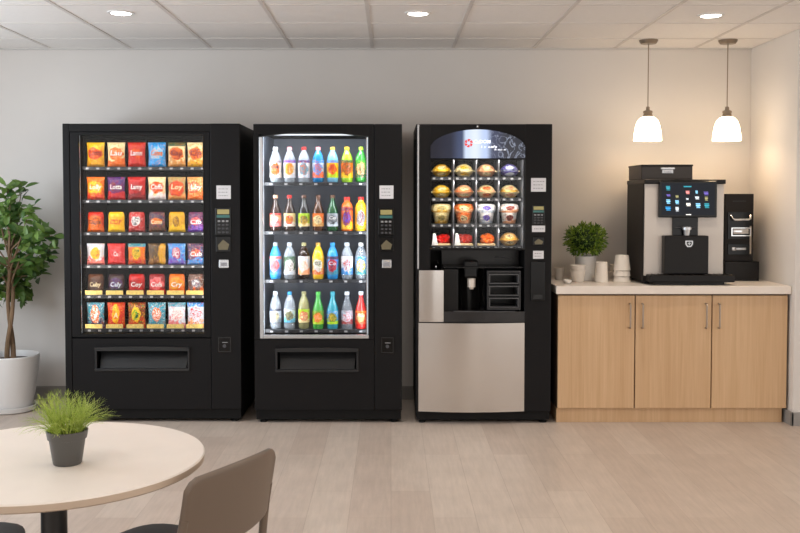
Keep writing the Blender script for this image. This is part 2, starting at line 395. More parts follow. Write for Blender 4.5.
# pendants
M_shade = mat('opal_glass_lit', srgb(255, 244, 226), 0.3, emit=6.5, ecol=(1.0, 0.78, 0.54, 1))
M_nickel = mat('brushed_nickel', srgb(150, 135, 118), 0.35, 0.85)
def pendant(x, y, label):
    t = thing('pendant_lamp', label, 'pendant lamp', (x, y, CEIL), 'opal glass pendants over the counter')
    H = 0.037
    bm = bmesh.new(); lathe(bm, [(0.0, -0.030), (0.05, -0.028), (0.060, -0.012), (0.062, -0.004)], x, y, CEIL, n=32); obj('ceiling_canopy', bm, M_nickel, t, True)
    bm = bmesh.new(); tube(bm, [(x, y, CEIL-0.02), (x, y, 1.985+H)], 0.0035, 8); obj('cord', bm, M_nickel, t, True)
    bm = bmesh.new(); lathe(bm, [(0.0, 2.0), (0.012, 1.995), (0.013, 1.975), (0.03, 1.968), (0.031, 1.955), (0.027, 1.953), (0.033, 1.93), (0.0, 1.928)][::-1], x, y, H, n=24); obj('socket', bm, M_nickel, t, True)
    bm = bmesh.new()
    P = [(0.028, 1.932), (0.05, 1.922), (0.068, 1.900), (0.080, 1.868), (0.088, 1.82), (0.092, 1.772), (0.089, 1.772), (0.085, 1.82), (0.077, 1.866), (0.065, 1.896), (0.047, 1.918), (0.02, 1.926)]
    lathe(bm, P, x, y, H, n=40, caps=False); obj('shade', bm, M_shade, t, True)
    bm = bmesh.new(); bmesh.ops.create_uvsphere(bm, u_segments=16, v_segments=10, radius=0.028, matrix=Matrix.Translation((x, y, 1.86+H))); obj('bulb', bm, mat('bulb_glow', srgb(255, 240, 220), 0.4, emit=3, ecol=(1, 0.85, 0.65, 1)), t, True)
    l = bpy.data.lights.new('pendant_light', 'POINT'); l.energy = 0.8; l.shadow_soft_size = 0.06; l.color = (1, 0.78, 0.55)
    o = bpy.data.objects.new('pendant_light', l); COL.objects.link(o); o.parent = t; o.location = (0, 0, 1.80-CEIL)
PY = 6.33
pendant(at(648, 100, PY)[0], PY, 'white glass pendant lamp hanging above the coffee machine, left of the pair')
pendant(at(727.2, 100, PY)[0], PY, 'white glass pendant lamp hanging nearest the right wall')

# ------------------------------------------------------------------ vending machines
def notice(t, x0, x1, z0, z1, y, rows=3, name='notice_card', lab='white printed card'):
    o = obj(name, bx(x0, x1, y-0.003, y, z0, z1, bev=0.001), M_card, t); o['label'] = lab
    bm = bmesh.new(); w_ = x1-x0; h_ = z1-z0
    for r in range(rows):
        zc = z1-h_*(r+1)/(rows+1); x = x0+0.15*w_
        while x < x1-0.2*w_:
            L_ = random.uniform(0.05, 0.16)*w_; box(bm, x, min(x+L_, x1-0.1*w_), y-0.0036, y-0.0029, zc-0.0022, zc+0.0022); x += L_+0.05*w_
    obj('printed_lines', bm, M_ink, o)
def keypad(t, x0, x1, z0, z1, y):
    cp = obj('control_panel', bx(x0, x1, y-0.006, y, z0, z1, bev=0.003), M_gloss, t)
    w_ = x1-x0; h_ = z1-z0; Y = y-0.006
    obj('display', bx(x0+0.14*w_, x1-0.12*w_, Y-0.002, Y, z1-0.24*h_, z1-0.07*h_), M_dispA, cp)
    obj('status_display', bx(x0+0.10*w_, x1-0.10*w_, Y-0.002, Y, z1-0.37*h_, z1-0.27*h_), M_dispB, cp)
    for r in range(4):
        for c in range(3):
            xc = x0+w_*(0.25+0.25*c); zc = z0+h_*(0.1+0.135*r)
            obj('key', bx(xc-0.08*w_, xc+0.08*w_, Y-0.003, Y, zc-0.033*h_, zc+0.033*h_, bev=0.001, seg=1), M_key if r < 3 else M_tag, cp)
    return cp
def bill_slot(t, x0, x1, z0, z1, y):
    o = obj('bill_slot', bx(x0, x1, y-0.008, y, z0, z1, bev=0.003), M_gloss, t)
    bm = bmesh.new(); w_ = x1-x0; h_ = z1-z0
    prism(bm, [(x0+0.2*w_, z0+0.15*h_), (x1-0.2*w_, z0+0.15*h_), (x1-0.1*w_, z0+0.5*h_), (x0+0.5*w_, z1-0.2*h_), (x0+0.15*w_, z0+0.45*h_)], y-0.013, y-0.008)
    obj('note_inlet', bm, M_bill, o)
def coin_return(t, x0, x1, z0, z1, y):
    o = obj('coin_return', bx(x0, x1, y-0.008, y, z0, z1, bev=0.004), M_silver, t)
    obj('coin_flap', bx(x0+0.2*(x1-x0), x1-0.2*(x1-x0), y-0.010, y-0.008, z0+0.25*(z1-z0), z0+0.65*(z1-z0), bev=0.0008, seg=1), M_ink, o)
def lock_plate(t, x0, x1, z0, z1, y):
    o = obj('lock_plate', bx(x0, x1, y-0.003, y, z0, z1, bev=0.0012), M_gloss, t)
    bm = bmesh.new(); ring(bm, x0+0.005, x1-0.005, z0+0.005, z1-0.005, x0+0.009, x1-0.009, z0+0.009, z1-0.009, y-0.005, y-0.003); obj('plate_rim', bm, M_flap, o)
    xc = (x0+x1)/2; zc = (z0+z1)/2
    bm = bmesh.new(); tube(bm, [(xc, y-0.010, zc-0.008), (xc, y-0.003, zc-0.008)], 0.011, 16); obj('lock', bm, M_key, o)
    bm = bmesh.new(); box(bm, xc-0.015, xc+0.02, y-0.005, y-0.003, zc+0.012, zc+0.016); obj('coin_line', bm, M_tag, o)
def feet(t, xs, ys, zt):
    for X in xs:
        for Y in ys:
            bm = bmesh.new(); lathe(bm, [(0.022, 0.0), (0.024, 0.008), (0.012, 0.012), (0.012, zt+0.005)], X, Y, 0, n=16); obj('foot', bm, M_rubber, t, True)
def slot(t, px0, px1, py0, py1, X0, X1, Z0, Z1, Y, lip_bend=0.006):
    """lower front panel with the delivery opening, bezel and flap"""
    x0, z1 = at(px0, py0, Y); x1, z0 = at(px1, py1, Y)
    bm = bmesh.new(); ring(bm, X0, X1, Z0, Z1, x0+0.012, x1-0.012, z0+0.012, z1-0.012, Y, Y+0.035); obj('lower_panel', bm, M_black, t)
    # bezel, bowed top lip
    bm = bmesh.new(); n = 16; pts = []
    for i in range(n+1):
        s = i/n; pts.append((x0+(x1-x0)*s, z1-0.004+lip_bend*math.sin(PI*s)))
    bot = [(x1, z0), (x0, z0)]
    prism(bm, pts+[(x1-0.004, z1-0.026), (x0+0.004, z1-0.026)], Y-0.018, Y+0.01)
    b = obj('slot_bezel', bm, M_flap, t)
    bm = bmesh.new(); box(bm, x0, x1, Y-0.014, Y+0.01, z0, z0+0.018, bev=0.004); box(bm, x0, x0+0.013, Y-0.008, Y+0.01, z0+0.01, z1-0.02, bev=0.003); box(bm, x1-0.013, x1, Y-0.008, Y+0.01, z0+0.01, z1-0.02, bev=0.003)
    obj('bezel_rim', bm, M_flap, b)
    bm = bmesh.new()
    prism(bm, [(0, 0), (1, 0), (1, 1), (0, 1)], 0, 1)
    for v in bm.verts:
        u, yy, zz = v.co
        z = z0+0.014+(z1-z0-0.045)*zz
        v.co = Vector((x0+0.018+0.01*(1-zz)+(x1-x0-0.036-0.02*(1-zz))*u, Y+0.012+0.055*(zz)+0.012*yy, z))
    obj('delivery_flap', bm, M_flap, t)
    # recess back
    obj('delivery_chute', bx(x0-0.02, x1+0.02, Y+0.10, Y+0.11, z0-0.03, z1+0.02), M_inner, t)
    return z0, z1

def make_shelf(t, x0, x1, z, y0, y1, nt_, tagw=0.018):
    s = obj('shelf', bx(x0, x1, y0+0.006, y1, z-0.006, z, bev=0.001, seg=1), M_shelf, t)
    obj('price_rail', bx(x0, x1, y0, y0+0.006, z-0.019, z+0.003, bev=0.0015, seg=1), M_rail, s)
    proto = None
    for i in range(nt_):
        xc = x0+(x1-x0)*(i+0.5)/nt_
        if proto is None:
            proto = obj('price_tag', bx(xc-tagw/2, xc+tagw/2, y0-0.0015, y0, z-0.015, z-0.003), M_tag, s); x_first = xc
        else:
            c = proto.copy(); COL.objects.link(c); c.parent = s; c.location.x = xc-x_first
    return s

def vending_shell(t, pxl, pxr, pyt, Yf, Yb, wx0, wx1, wy0, wy1, din, base_py, inner_mat, colpx, door_l):
    """px limits of outline, window, door; returns metres"""
    X0 = at(pxl, 260, Yf)[0]; X1 = at(pxr, 260, Yf)[0]; ZT = at(300, pyt, Yf)[1]
    wX0, wZ1 = at(wx0, wy0, Yf); wX1, wZ0 = at(wx1, wy1, Yf)
    ZB = at(300, base_py, Yf)[1]; XC = at(colpx, 230, Yf)[0]; XD = at(door_l, 230, Yf)[0]
    kick = 0.02
    bm = bmesh.new()
    ya = Yf+0.036
    box(bm, X0, wX0-0.012, ya, Yb, ZB, ZT, bev=0.004); box(bm, wX1+0.012, X1, ya, Yb, ZB, ZT, bev=0.004)
    box(bm, wX0-0.02, wX1+0.02, ya, Yb, wZ1+0.012, ZT-0.001); box(bm, wX0-0.02, wX1+0.02, Yf+0.12, Yb, ZB, wZ0-0.012)
    box(bm, wX0-0.02, wX1+0.02, Yb-0.03, Yb, ZB, ZT-0.002)
    box(bm, wX0-0.012, wX1+0.012, Yf+0.036, Yf+0.13, wZ0-0.028, wZ0-0.012)
    obj('cabinet', bm, M_black2, t)
    bm = bmesh.new(); box(bm, wX0-0.011, wX1+0.011, Yb-0.04, Yb-0.0305, wZ0-0.01, wZ1+0.01)
    box(bm, wX0-0.0115, wX0-0.0095, ya+0.01, Yb-0.04, wZ0-0.01, wZ1+0.01); box(bm, wX1+0.0095, wX1+0.0115, ya+0.01, Yb-0.04, wZ0-0.01, wZ1+0.01)
    obj('inner_liner', bm, inner_mat, t)
    obj('base_plinth', bx(X0+0.006, X1-0.006, Yf+0.02, Yb, kick, ZB-0.003, bev=0.003), M_black2, t)
    feet(t, (X0+0.05, X1-0.05), (Yf+0.05, Yb-0.08), kick)
    return X0, X1, ZT, wX0, wX1, wZ0, wZ1, ZB, XC, XD

# ---------- snack bags
def bag_surface(u, v, w, h, th, dome):
    """u,v in -1..1 ; returns x, y(thickness), z"""
    wid = 1.0-0.06*(1-v*v)+0.03*v*v
    if dome and v > 0.15:
        s = (v-0.15)/0.85; wid *= math.sqrt(max(0.0, 1-0.42*s**3.2))
    y = th*max(0, (1-abs(u)**2.6))**0.6*max(0, (1-abs(v)**5))**0.7
    y += 0.0016*math.sin(9*v+4*u)*(1-abs(u))
    return u*w/2*wid, y, (v+1)/2*h
def make_bag(x, y, z, w, h, m, txt, tcol, label, dome=False, tv=0.1, tw=0.66):
    th = 0.019 if not dome else 0.026
    o_loc = (x, y, z)
    bm = bmesh.new(); NU, NV = 10, 12; lay = bm.loops.layers.uv.verify()
    side = []
    for s in (-1, 1):
        g = []
        for j in range(NV+1):
            row = []
            for i in range(NU+1):
                u = -1+2*i/NU; v = -1+2*j/NV
                X, Yy, Z = bag_surface(u, v, w, h, th, dome)
                if i in (0, NU) or j in (0, NV): Yy = 0.0006
                row.append(bm.verts.new((x+X, y+s*Yy, z+Z)))
            g.append(row)
        for j in range(NV):
            for i in range(NU):
                q = [g[j][i], g[j][i+1], g[j+1][i+1], g[j+1][i]]; uvs = [(i, j), (i+1, j), (i+1, j+1), (i, j+1)]
                if s == 1: q = q[::-1]; uvs = uvs[::-1]
                f = bm.faces.new(q)
                for l, (a, b) in zip(f.loops, uvs): l[lay].uv = (a/NU, b/NV)
        side.append(g)
    bmesh.ops.remove_doubles(bm, verts=bm.verts, dist=0.0003)
    # crimped seals
    for zz, s in ((z+h-0.006, 1), (z+0.001, -1)):
        pass
    bmesh.ops.recalc_face_normals(bm, faces=bm.faces)
    root = obj('snack_bag', bm, m, None, True, origin=o_loc)
    tag(root, label, 'snack bag', 'snack bags in the snack machine')
    if txt:
        tb = text_bm(txt, h*0.30, w*tw, 0.0004, 0.15)
        for v in tb.verts:
            X, Z = v.co.x, v.co.z*1.0+h*(0.5+tv/2)
            uu = max(-1, min(1, X/(w/2))); vv = max(-1, min(1, 2*Z/h-1))
            Yy = bag_surface(uu, vv, w, h, th, False)[1]
            v.co = Vector((x+X, y-Yy-0.0012+v.co.y, z+Z))
        obj('logo_lettering', tb, mat('ink_'+tcol, K[tcol], 0.4), root)
    return root

# ================================================================== snack machine
M1Y = 6.00
t1 = thing('vending_machine', 'tall black snack vending machine full of chip bags beside the potted tree', 'vending machine', (-1.5, 6.3, 0))
X0, X1, ZT, wX0, wX1, wZ0, wZ1, ZB, XC, XD = vending_shell(t1, 64, 240.5, 123.5, M1Y, 6.66, 78, 205, 134.5, 334, 0.1, 409, M_inner, 210, 71)
bm = bmesh.new(); ring(bm, XD, XC, at(0, 337, M1Y)[1], ZT-0.055, wX0, wX1, wZ0, wZ1, M1Y, M1Y+0.035); obj('door_frame', bm, M_black, t1)
obj('control_column', bx(XC+0.003, X1, M1Y-0.002, M1Y+0.035, ZB, ZT, bev=0.004), M_black, t1)
bm = bmesh.new(); box(bm, X0, XD-0.003, M1Y-0.002, M1Y+0.035, ZB, ZT, bev=0.004); box(bm, XD-0.004, XC+0.004, M1Y-0.002, M1Y+0.035, ZT-0.052, ZT-0.001, bev=0.003); obj('outer_frame', bm, M_black, t1)
zl = at(0, 338.5, M1Y)[1]
slot(t1, 95, 190, 346.5, 371, XD, XC, ZB, zl, M1Y)
obj('front_glass', bx(wX0, wX1, M1Y+0.014, M1Y+0.019, wZ0, wZ1), M_glass, t1)
bm = bmesh.new(); ring(bm, wX0, wX1, wZ0, wZ1, wX0+0.006, wX1-0.006, wZ0+0.006, wZ1-0.006, M1Y-0.003, M1Y+0.012); obj('glass_seal', bm, M_gloss, t1)
def col_parts(t, xa, xb, Y, ys):
    def R(a, b, c, d): x0, z1 = at(a, c, Y); x1, z0 = at(b, d, Y); return x0, x1, z0, z1
    notice(t, *R(xa+1, xb-0.5, ys[0], ys[1]), Y-0.002)
    keypad(t, *R(xa-0.3, xb, ys[2], ys[3]), Y-0.002)
    bill_slot(t, *R(xa+0.5, xb-0.5, ys[3]+1.5, ys[4]), Y-0.002)
    coin_return(t, *R(xa+3.5, xb-2.5, ys[5], ys[6]), Y-0.002)
    lock_plate(t, *R(xa+2, xb+0.3, ys[7], ys[8]), Y-0.002)
col_parts(t1, 215.5, 231.5, M1Y, (185.5, 199, 207.5, 235, 252, 259.5, 268, 336.5, 352.5))
# led strips inside the cabinet, and added fill lights
def led(t, x, y, z0, z1, yaw, power, color=(0.93, 0.96, 1)):
    obj('led_strip', bx(x-0.004, x+0.004, y-0.004, y+0.004, z0, z1), M_led, t)
    dx = 0.012 if yaw < 0 else -0.012
    area_light('led_light', (x+dx, y+0.004, (z0+z1)/2), (PI/2, 0, yaw), 0.012, z1-z0, power, color, t)
led(t1, wX0-0.004, M1Y+0.03, wZ0, wZ1, -0.7, 0.9, (1, 0.95, 0.9)); led(t1, wX1+0.004, M1Y+0.03, wZ0, wZ1, 0.7, 0.9, (1, 0.95, 0.9))
def shelf_fill(t, x0, x1, y, z, power, color):  # unseen fill light added near the glass to brighten the goods evenly
    area_light('shelf_fill', ((x0+x1)/2, y, z), (1.05, 0, 0), x1-x0, 0.012, power, color, t)
BY = M1Y+0.135
rows = [(167.0, 142.5), (199.8, 177), (232, 212), (264.5, 243.5), (294.5, 274), (328, 302.5)]
cols = [96, 116.6, 137, 157.2, 177, 196.3]
ORD = ['first', 'second', 'third', 'fourth', 'fifth', 'sixth', 'seventh']
B = [
 [('yellow chip bag with red round logo', 'yellow', 'gold', 'red', 'orange', 'Lusts', 'dred', dict(top='yellow')),
  ('orange and cream chip bag with oval badge', 'cream', 'orange', 'orange', 'peach', 'Lau', 'white', {}),
  ('bright red chip bag with white lettering', 'red', 'red', 'red', 'orange', 'Lamn', 'white', {}),
  ('sky blue chip bag with pale oval', 'blue', 'blue', 'lblue', 'peach', 'Cams', 'orange', {}),
  ('cream chip bag with green top corners', 'cream', 'tan', 'orange', 'dred', 'Cap', 'dred', dict(top='dgreen')),
  ('pale yellow chip bag with dark red badge', 'cream', 'gold', 'orange', 'dred', 'Lip', 'dred', {})],
 [('orange chip bag with white looping lettering', 'orange', 'red', 'yellow', 'orange', 'Lolly', 'white', {}),
  ('dark plum chip bag with white lettering', 'purple', 'red', 'purple', 'dred', 'Lotta', 'white', dict(split=0.4)),
  ('red chip bag with slanted white lettering', 'red', 'dred', 'red', 'dred', 'Lamy', 'white', {}),
  ('pale cream chip bag with orange oval', 'cream', 'white', 'orange', 'red', 'Coffs', 'white', {}),
  ('olive beige chip bag with red badge', 'olive', 'tan', 'red', 'orange', 'Loy', 'cream', dict(cv=0.5, rv=0.34)),
  ('tan chip bag with red corner', 'tan', 'orange', 'red', 'cream', 'Lby', 'white', dict(cu=0.35))],
 [('small round-shouldered orange pack', 'red', 'orange', 'orange', 'brown', 'Cons', 'brown', dict(cv=0.5, rv=0.3)),
  ('small bright yellow pack with red lettering', 'yellow', 'yellow', 'yellow', 'orange', 'COP', 'red', {}),
  ('small red pack with white round emblem', 'red', 'red', 'white', 'black', '', 'black', dict(ru=0.28, rv=0.25)),
  ('small navy pack with orange oval', 'navy', 'black', 'orange', 'tan', 'Coms', 'cream', dict(ru=0.34, rv=0.16)),
  ('small golden pack with dark emblem', 'gold', 'yellow', 'brown', 'gold', '', 'black', dict(ru=0.2, rv=0.26)),
  ('small indigo pack with pink oval', 'navy', 'violet', 'pink', 'red', 'Cfb', 'white', dict(ru=0.3, rv=0.2))],
 [('pale pink pouch with yellow star shape', 'pale', 'pink', 'yellow', 'red', '', 'red', dict(ru=0.28, rv=0.28)),
  ('red pouch with white script', 'red', 'red', 'red', 'pink', 'Cu', 'white', {}),
  ('orange pouch with yellow circle and green mark', 'orange', 'red', 'yellow', 'dgreen', '', 'green', dict(ru=0.26, rv=0.26, top='teal')),
  ('black pouch with gold block at right', 'black', 'brown', 'gold', 'tan', '', 'gold', dict(cu=0.85, ru=0.24, rv=0.5, cv=0.5)),
  ('blue and lilac pouch with red badge', 'blue', 'violet', 'red', 'pale', 'C', 'white', dict(ru=0.26, rv=0.26)),
  ('deep blue pouch with red lettering', 'navy', 'blue', 'red', 'peach', 'Cub', 'white', dict(ru=0.3, rv=0.18))],
 [('dark brown round-topped pack', 'brown', 'dbrown', 'dbrown', 'brown', 'Cuby', 'cream', {}),
  ('blackish round-topped pack with lilac script', 'dbrown', 'black', 'purple', 'brown', 'Caly', 'pale', {}),
  ('crimson round-topped pack with white script', 'red', 'dred', 'red', 'dred', 'Coy', 'white', {}),
  ('rosy brown round-topped pack', 'dred', 'red', 'pink', 'red', 'Cofs', 'white', dict(ru=0.42, rv=0.3)),
  ('amber orange round-topped pack', 'orange', 'orange', 'gold', 'orange', 'Cry', 'white', dict(ru=0.42, rv=0.3)),
  ('rust brown round-topped pack with dark middle', 'brown', 'orange', 'navy', 'white', '', 'white', dict(ru=0.26, rv=0.2))],
 [('teal pouch with orange and white shape', 'teal', 'navy', 'orange', 'white', 'i', 'white', dict(ru=0.26, rv=0.34)),
  ('vivid red pouch with tall yellow shape', 'red', 'red', 'yellow', 'orange', 'A', 'cream', dict(ru=0.22, rv=0.36)),
  ('maroon pouch with yellow and green shape', 'dred', 'red', 'yellow', 'green', 'i', 'dgreen', dict(ru=0.26, rv=0.32)),
  ('blue-green pouch with orange fish-like shape', 'teal', 'teal', 'orange', 'white', '', 'white', dict(ru=0.26, rv=0.26)),
  ('white pouch with pink blotch and teal top', 'pale', 'pink', 'white', 'pink', '', 'red', dict(top='teal')),
  ('pale grey pouch with slanted red mark', 'pale', 'peach', 'pale', 'red', '', 'red', dict(top='blue', cv=0.6))]]
RN = ['top', 'second', 'third', 'fourth', 'fifth', 'bottom']
M_strip = mat('yellow_shelf_label', srgb(226, 196, 110), 0.6, noise=(120, 0.25, (1, 1, 1)))
for r, (yb, yt) in enumerate(rows):
    zb = at(140, yb, BY)[1]; zt = at(140, yt, BY)[1]
    sh = make_shelf(t1, wX0-0.008, wX1+0.008, zb-0.002, BY-0.04, 6.60, 12)
    shelf_fill(t1, wX0+0.02, wX1-0.02, M1Y+0.035, zb+0.175, 0.38, (1, 0.95, 0.9))
    for c, px in enumerate(cols):
        d = B[r][c]; kw = dict(d[7]);
        if 'top' in kw: kw['top'] = K[kw['top']]
        m = art_mat('snack_print_%d_%d' % (r, c), K[d[1]], K[d[2]], K[d[3]], K[d[4]], seed=r*6+c+1.0, **kw)
        x = at(px, yb, BY)[0]
        dome = r in (2, 4)
        h = zt-zb
        lab = '%s, %s from left on the %s snack shelf' % (d[0], ORD[c], RN[r])
        make_bag(x, BY, zb, 0.113 if not dome else 0.108, h, m, d[5], d[6], lab, dome, 0.12 if r < 2 else 0.0, 0.66 if len(d[5]) > 2 else 0.26)
        if r >= 4:
            obj('shelf_label', bx(x-0.057, x+0.052, BY-0.039, BY-0.037, zb+0.003, zb+0.030), M_strip, sh)

# ================================================================== drink machine
M2Y = 5.98
t2 = thing('vending_machine', 'black drinks vending machine with a silver-framed window of bottles, middle machine', 'vending machine', (-0.39, 6.3, 0))
X0, X1, ZT, wX0, wX1, wZ0, wZ1, ZB, XC, XD = vending_shell(t2, 254, 402, 124, M2Y, 6.66, 262.5, 366.5, 134.5, 335, 0.1, 410, M_inner2, 374, 257)
zlow = at(0, 339.5, M2Y)[1]
bm = bmesh.new(); ring(bm, X0, XC, zlow+0.003, ZT, wX0-0.022, wX1+0.014, wZ0-0.022, wZ1+0.006, M2Y, M2Y+0.035); obj('door_frame', bm, M_black, t2)
obj('control_column', bx(XC+0.003, X1, M2Y-0.002, M2Y+0.035, ZB, ZT, bev=0.004), M_black, t2)
slot(t2, 275.5, 358.5, 347.5, 372, X0, XC, ZB, zlow, M2Y)
bm = bmesh.new()
box(bm, wX0-0.022, wX0, M2Y-0.006, M2Y+0.03, wZ0-0.022, wZ1+0.006, bev=0.003)
box(bm, wX0, wX1+0.014, M2Y-0.006, M2Y+0.03, wZ0-0.022, wZ0, bev=0.003)
box(bm, wX1, wX1+0.006, M2Y-0.004, M2Y+0.03, wZ0, wZ1, bev=0.001)
fr = obj('window_frame', bm, M_silver, t2); fr['label'] = 'silver metal window frame'
bm = bmesh.new(); n = 20; xa, xb = wX0-0.022, wX1+0.014
arch = [(xa+(xb-xa)*i/n, wZ1-0.012+0.030*math.sin(PI*i/n)) for i in range(n+1)]
prism(bm, arch+[(xb, wZ1+0.028), (xa, wZ1+0.028)], M2Y-0.006, M2Y+0.02); obj('arched_valance', bm, M_black, t2)
bm = bmesh.new()
a2 = [(x, z-0.006) for x, z in arch[::-1]]
prism(bm, arch+a2, M2Y-0.0075, M2Y+0.0); obj('arch_trim', bm, M_flap, t2)
obj('front_glass', bx(wX0, wX1, M2Y+0.014, M2Y+0.019, wZ0, wZ1), M_glass, t2)
col_parts(t2, 378.5, 394, M2Y, (185.5, 198.8, 208, 235.5, 251.5, 259.5, 268, 336.5, 353.5))
led(t2, wX0-0.004, M2Y+0.045, wZ0, wZ1, -0.8, 3.2, (0.88, 0.94, 1)); led(t2, wX1+0.004, M2Y+0.045, wZ0, wZ1, 0.8, 1.7, (0.88, 0.94, 1))
obj('led_strip', bx(wX0, wX1, M2Y+0.05, M2Y+0.06, wZ1-0.002, wZ1+0.006), M_led, t2)
area_light('led_light', ((wX0+wX1)/2, M2Y+0.06, wZ1-0.006), (0.8, 0, 0), wX1-wX0-0.04, 0.02, 2, (0.88, 0.94, 1), t2)

PROF = {
 'soda':  ([(0.0, 0.0), (0.030, 0.001), (0.035, 0.006), (0.0375, 0.03), (0.037, 0.06), (0.0355, 0.075), (0.037, 0.09), (0.0382, 0.13), (0.0355, 0.152), (0.028, 0.175), (0.018, 0.195), (0.0135, 0.203), (0.0135, 0.212)], 0.030, 0.142, 0.0378, 0.0155),
 'glass': ([(0.0, 0.0), (0.034, 0.001), (0.0365, 0.008), (0.037, 0.05), (0.037, 0.105), (0.034, 0.128), (0.024, 0.155), (0.016, 0.178), (0.0135, 0.195), (0.0135, 0.212)], 0.030, 0.112, 0.0378, 0.0155),
 'water': ([(0.0, 0.0), (0.028, 0.001), (0.034, 0.008), (0.0355, 0.02), (0.034, 0.032), (0.0365, 0.045), (0.0365, 0.13), (0.0345, 0.15), (0.026, 0.178), (0.015, 0.2), (0.0135, 0.212)], 0.040, 0.122, 0.0374, 0.0150),
 'juice': ([(0.0, 0.0), (0.034, 0.001), (0.0372, 0.006), (0.0378, 0.05), (0.0355, 0.09), (0.0378, 0.125), (0.0375, 0.152), (0.030, 0.172), (0.019, 0.182), (0.0175, 0.200)], 0.012, 0.150, 0.0385, 0.020)}
def make_bottle(x, y, z, hgt, kind, liquid, capc, art, label, alpha, txt='', tcol='white'):
    prof, l0, l1, lr, cr = PROF[kind]; k = hgt/0.226
    t = thing('drink_bottle', label, 'bottle', (x, y, z), 'bottles in the drinks machine')
    key = 'liquid_%s_%d' % (liquid, int(alpha*100))
    bm = bmesh.new(); lathe(bm, [(r, h*k) for r, h in prof], x, y, z, n=20); obj('bottle_body', bm, mat(key, K[liquid], 0.12, alpha=(alpha if liquid not in ('pale', 'grey') else alpha*0.5), spec=0.8), t, True)
    def rad(h):
        for (r0, h0), (r1, h1) in zip(prof, prof[1:]):
            if h0 <= h <= h1: return r0+(r1-r0)*(h-h0)/(h1-h0+1e-9)
        return 0.01
    hs = [l0+(l1-l0)*i/8 for i in range(9)]
    bm = bmesh.new(); lathe(bm, [(max(rad(h)+0.0008, 0.0), h*k) for h in hs], x, y, z, n=20, uv=True, caps=False); obj('paper_label', bm, art, t, True)
    top = prof[-1][1]
    bm = bmesh.new(); lathe(bm, [(cr*0.98, (top-0.006)*k), (cr, (top-0.004)*k), (cr, (top+0.012)*k), (cr*0.85, (top+0.014)*k), (0.0, (top+0.014)*k)], x, y, z, n=16); obj('cap', bm, mat('cap_'+capc, K[capc], 0.4), t, True)
    if txt:
        tb = text_bm(txt, 0.03, 0.046, 0.0003, 0.1)
        hc = (l0+l1)/2+0.012
        for v in tb.verts:
            rr = rad(max(l0, min(l1, hc+v.co.z)))+0.0016
            a = v.co.x/rr
            v.co = Vector((x+rr*math.sin(a), y-rr*math.cos(a)+v.co.y, z+(hc+v.co.z)*k))
        obj('label_lettering', tb, mat('ink_'+tcol, K[tcol], 0.4), t)
    return t
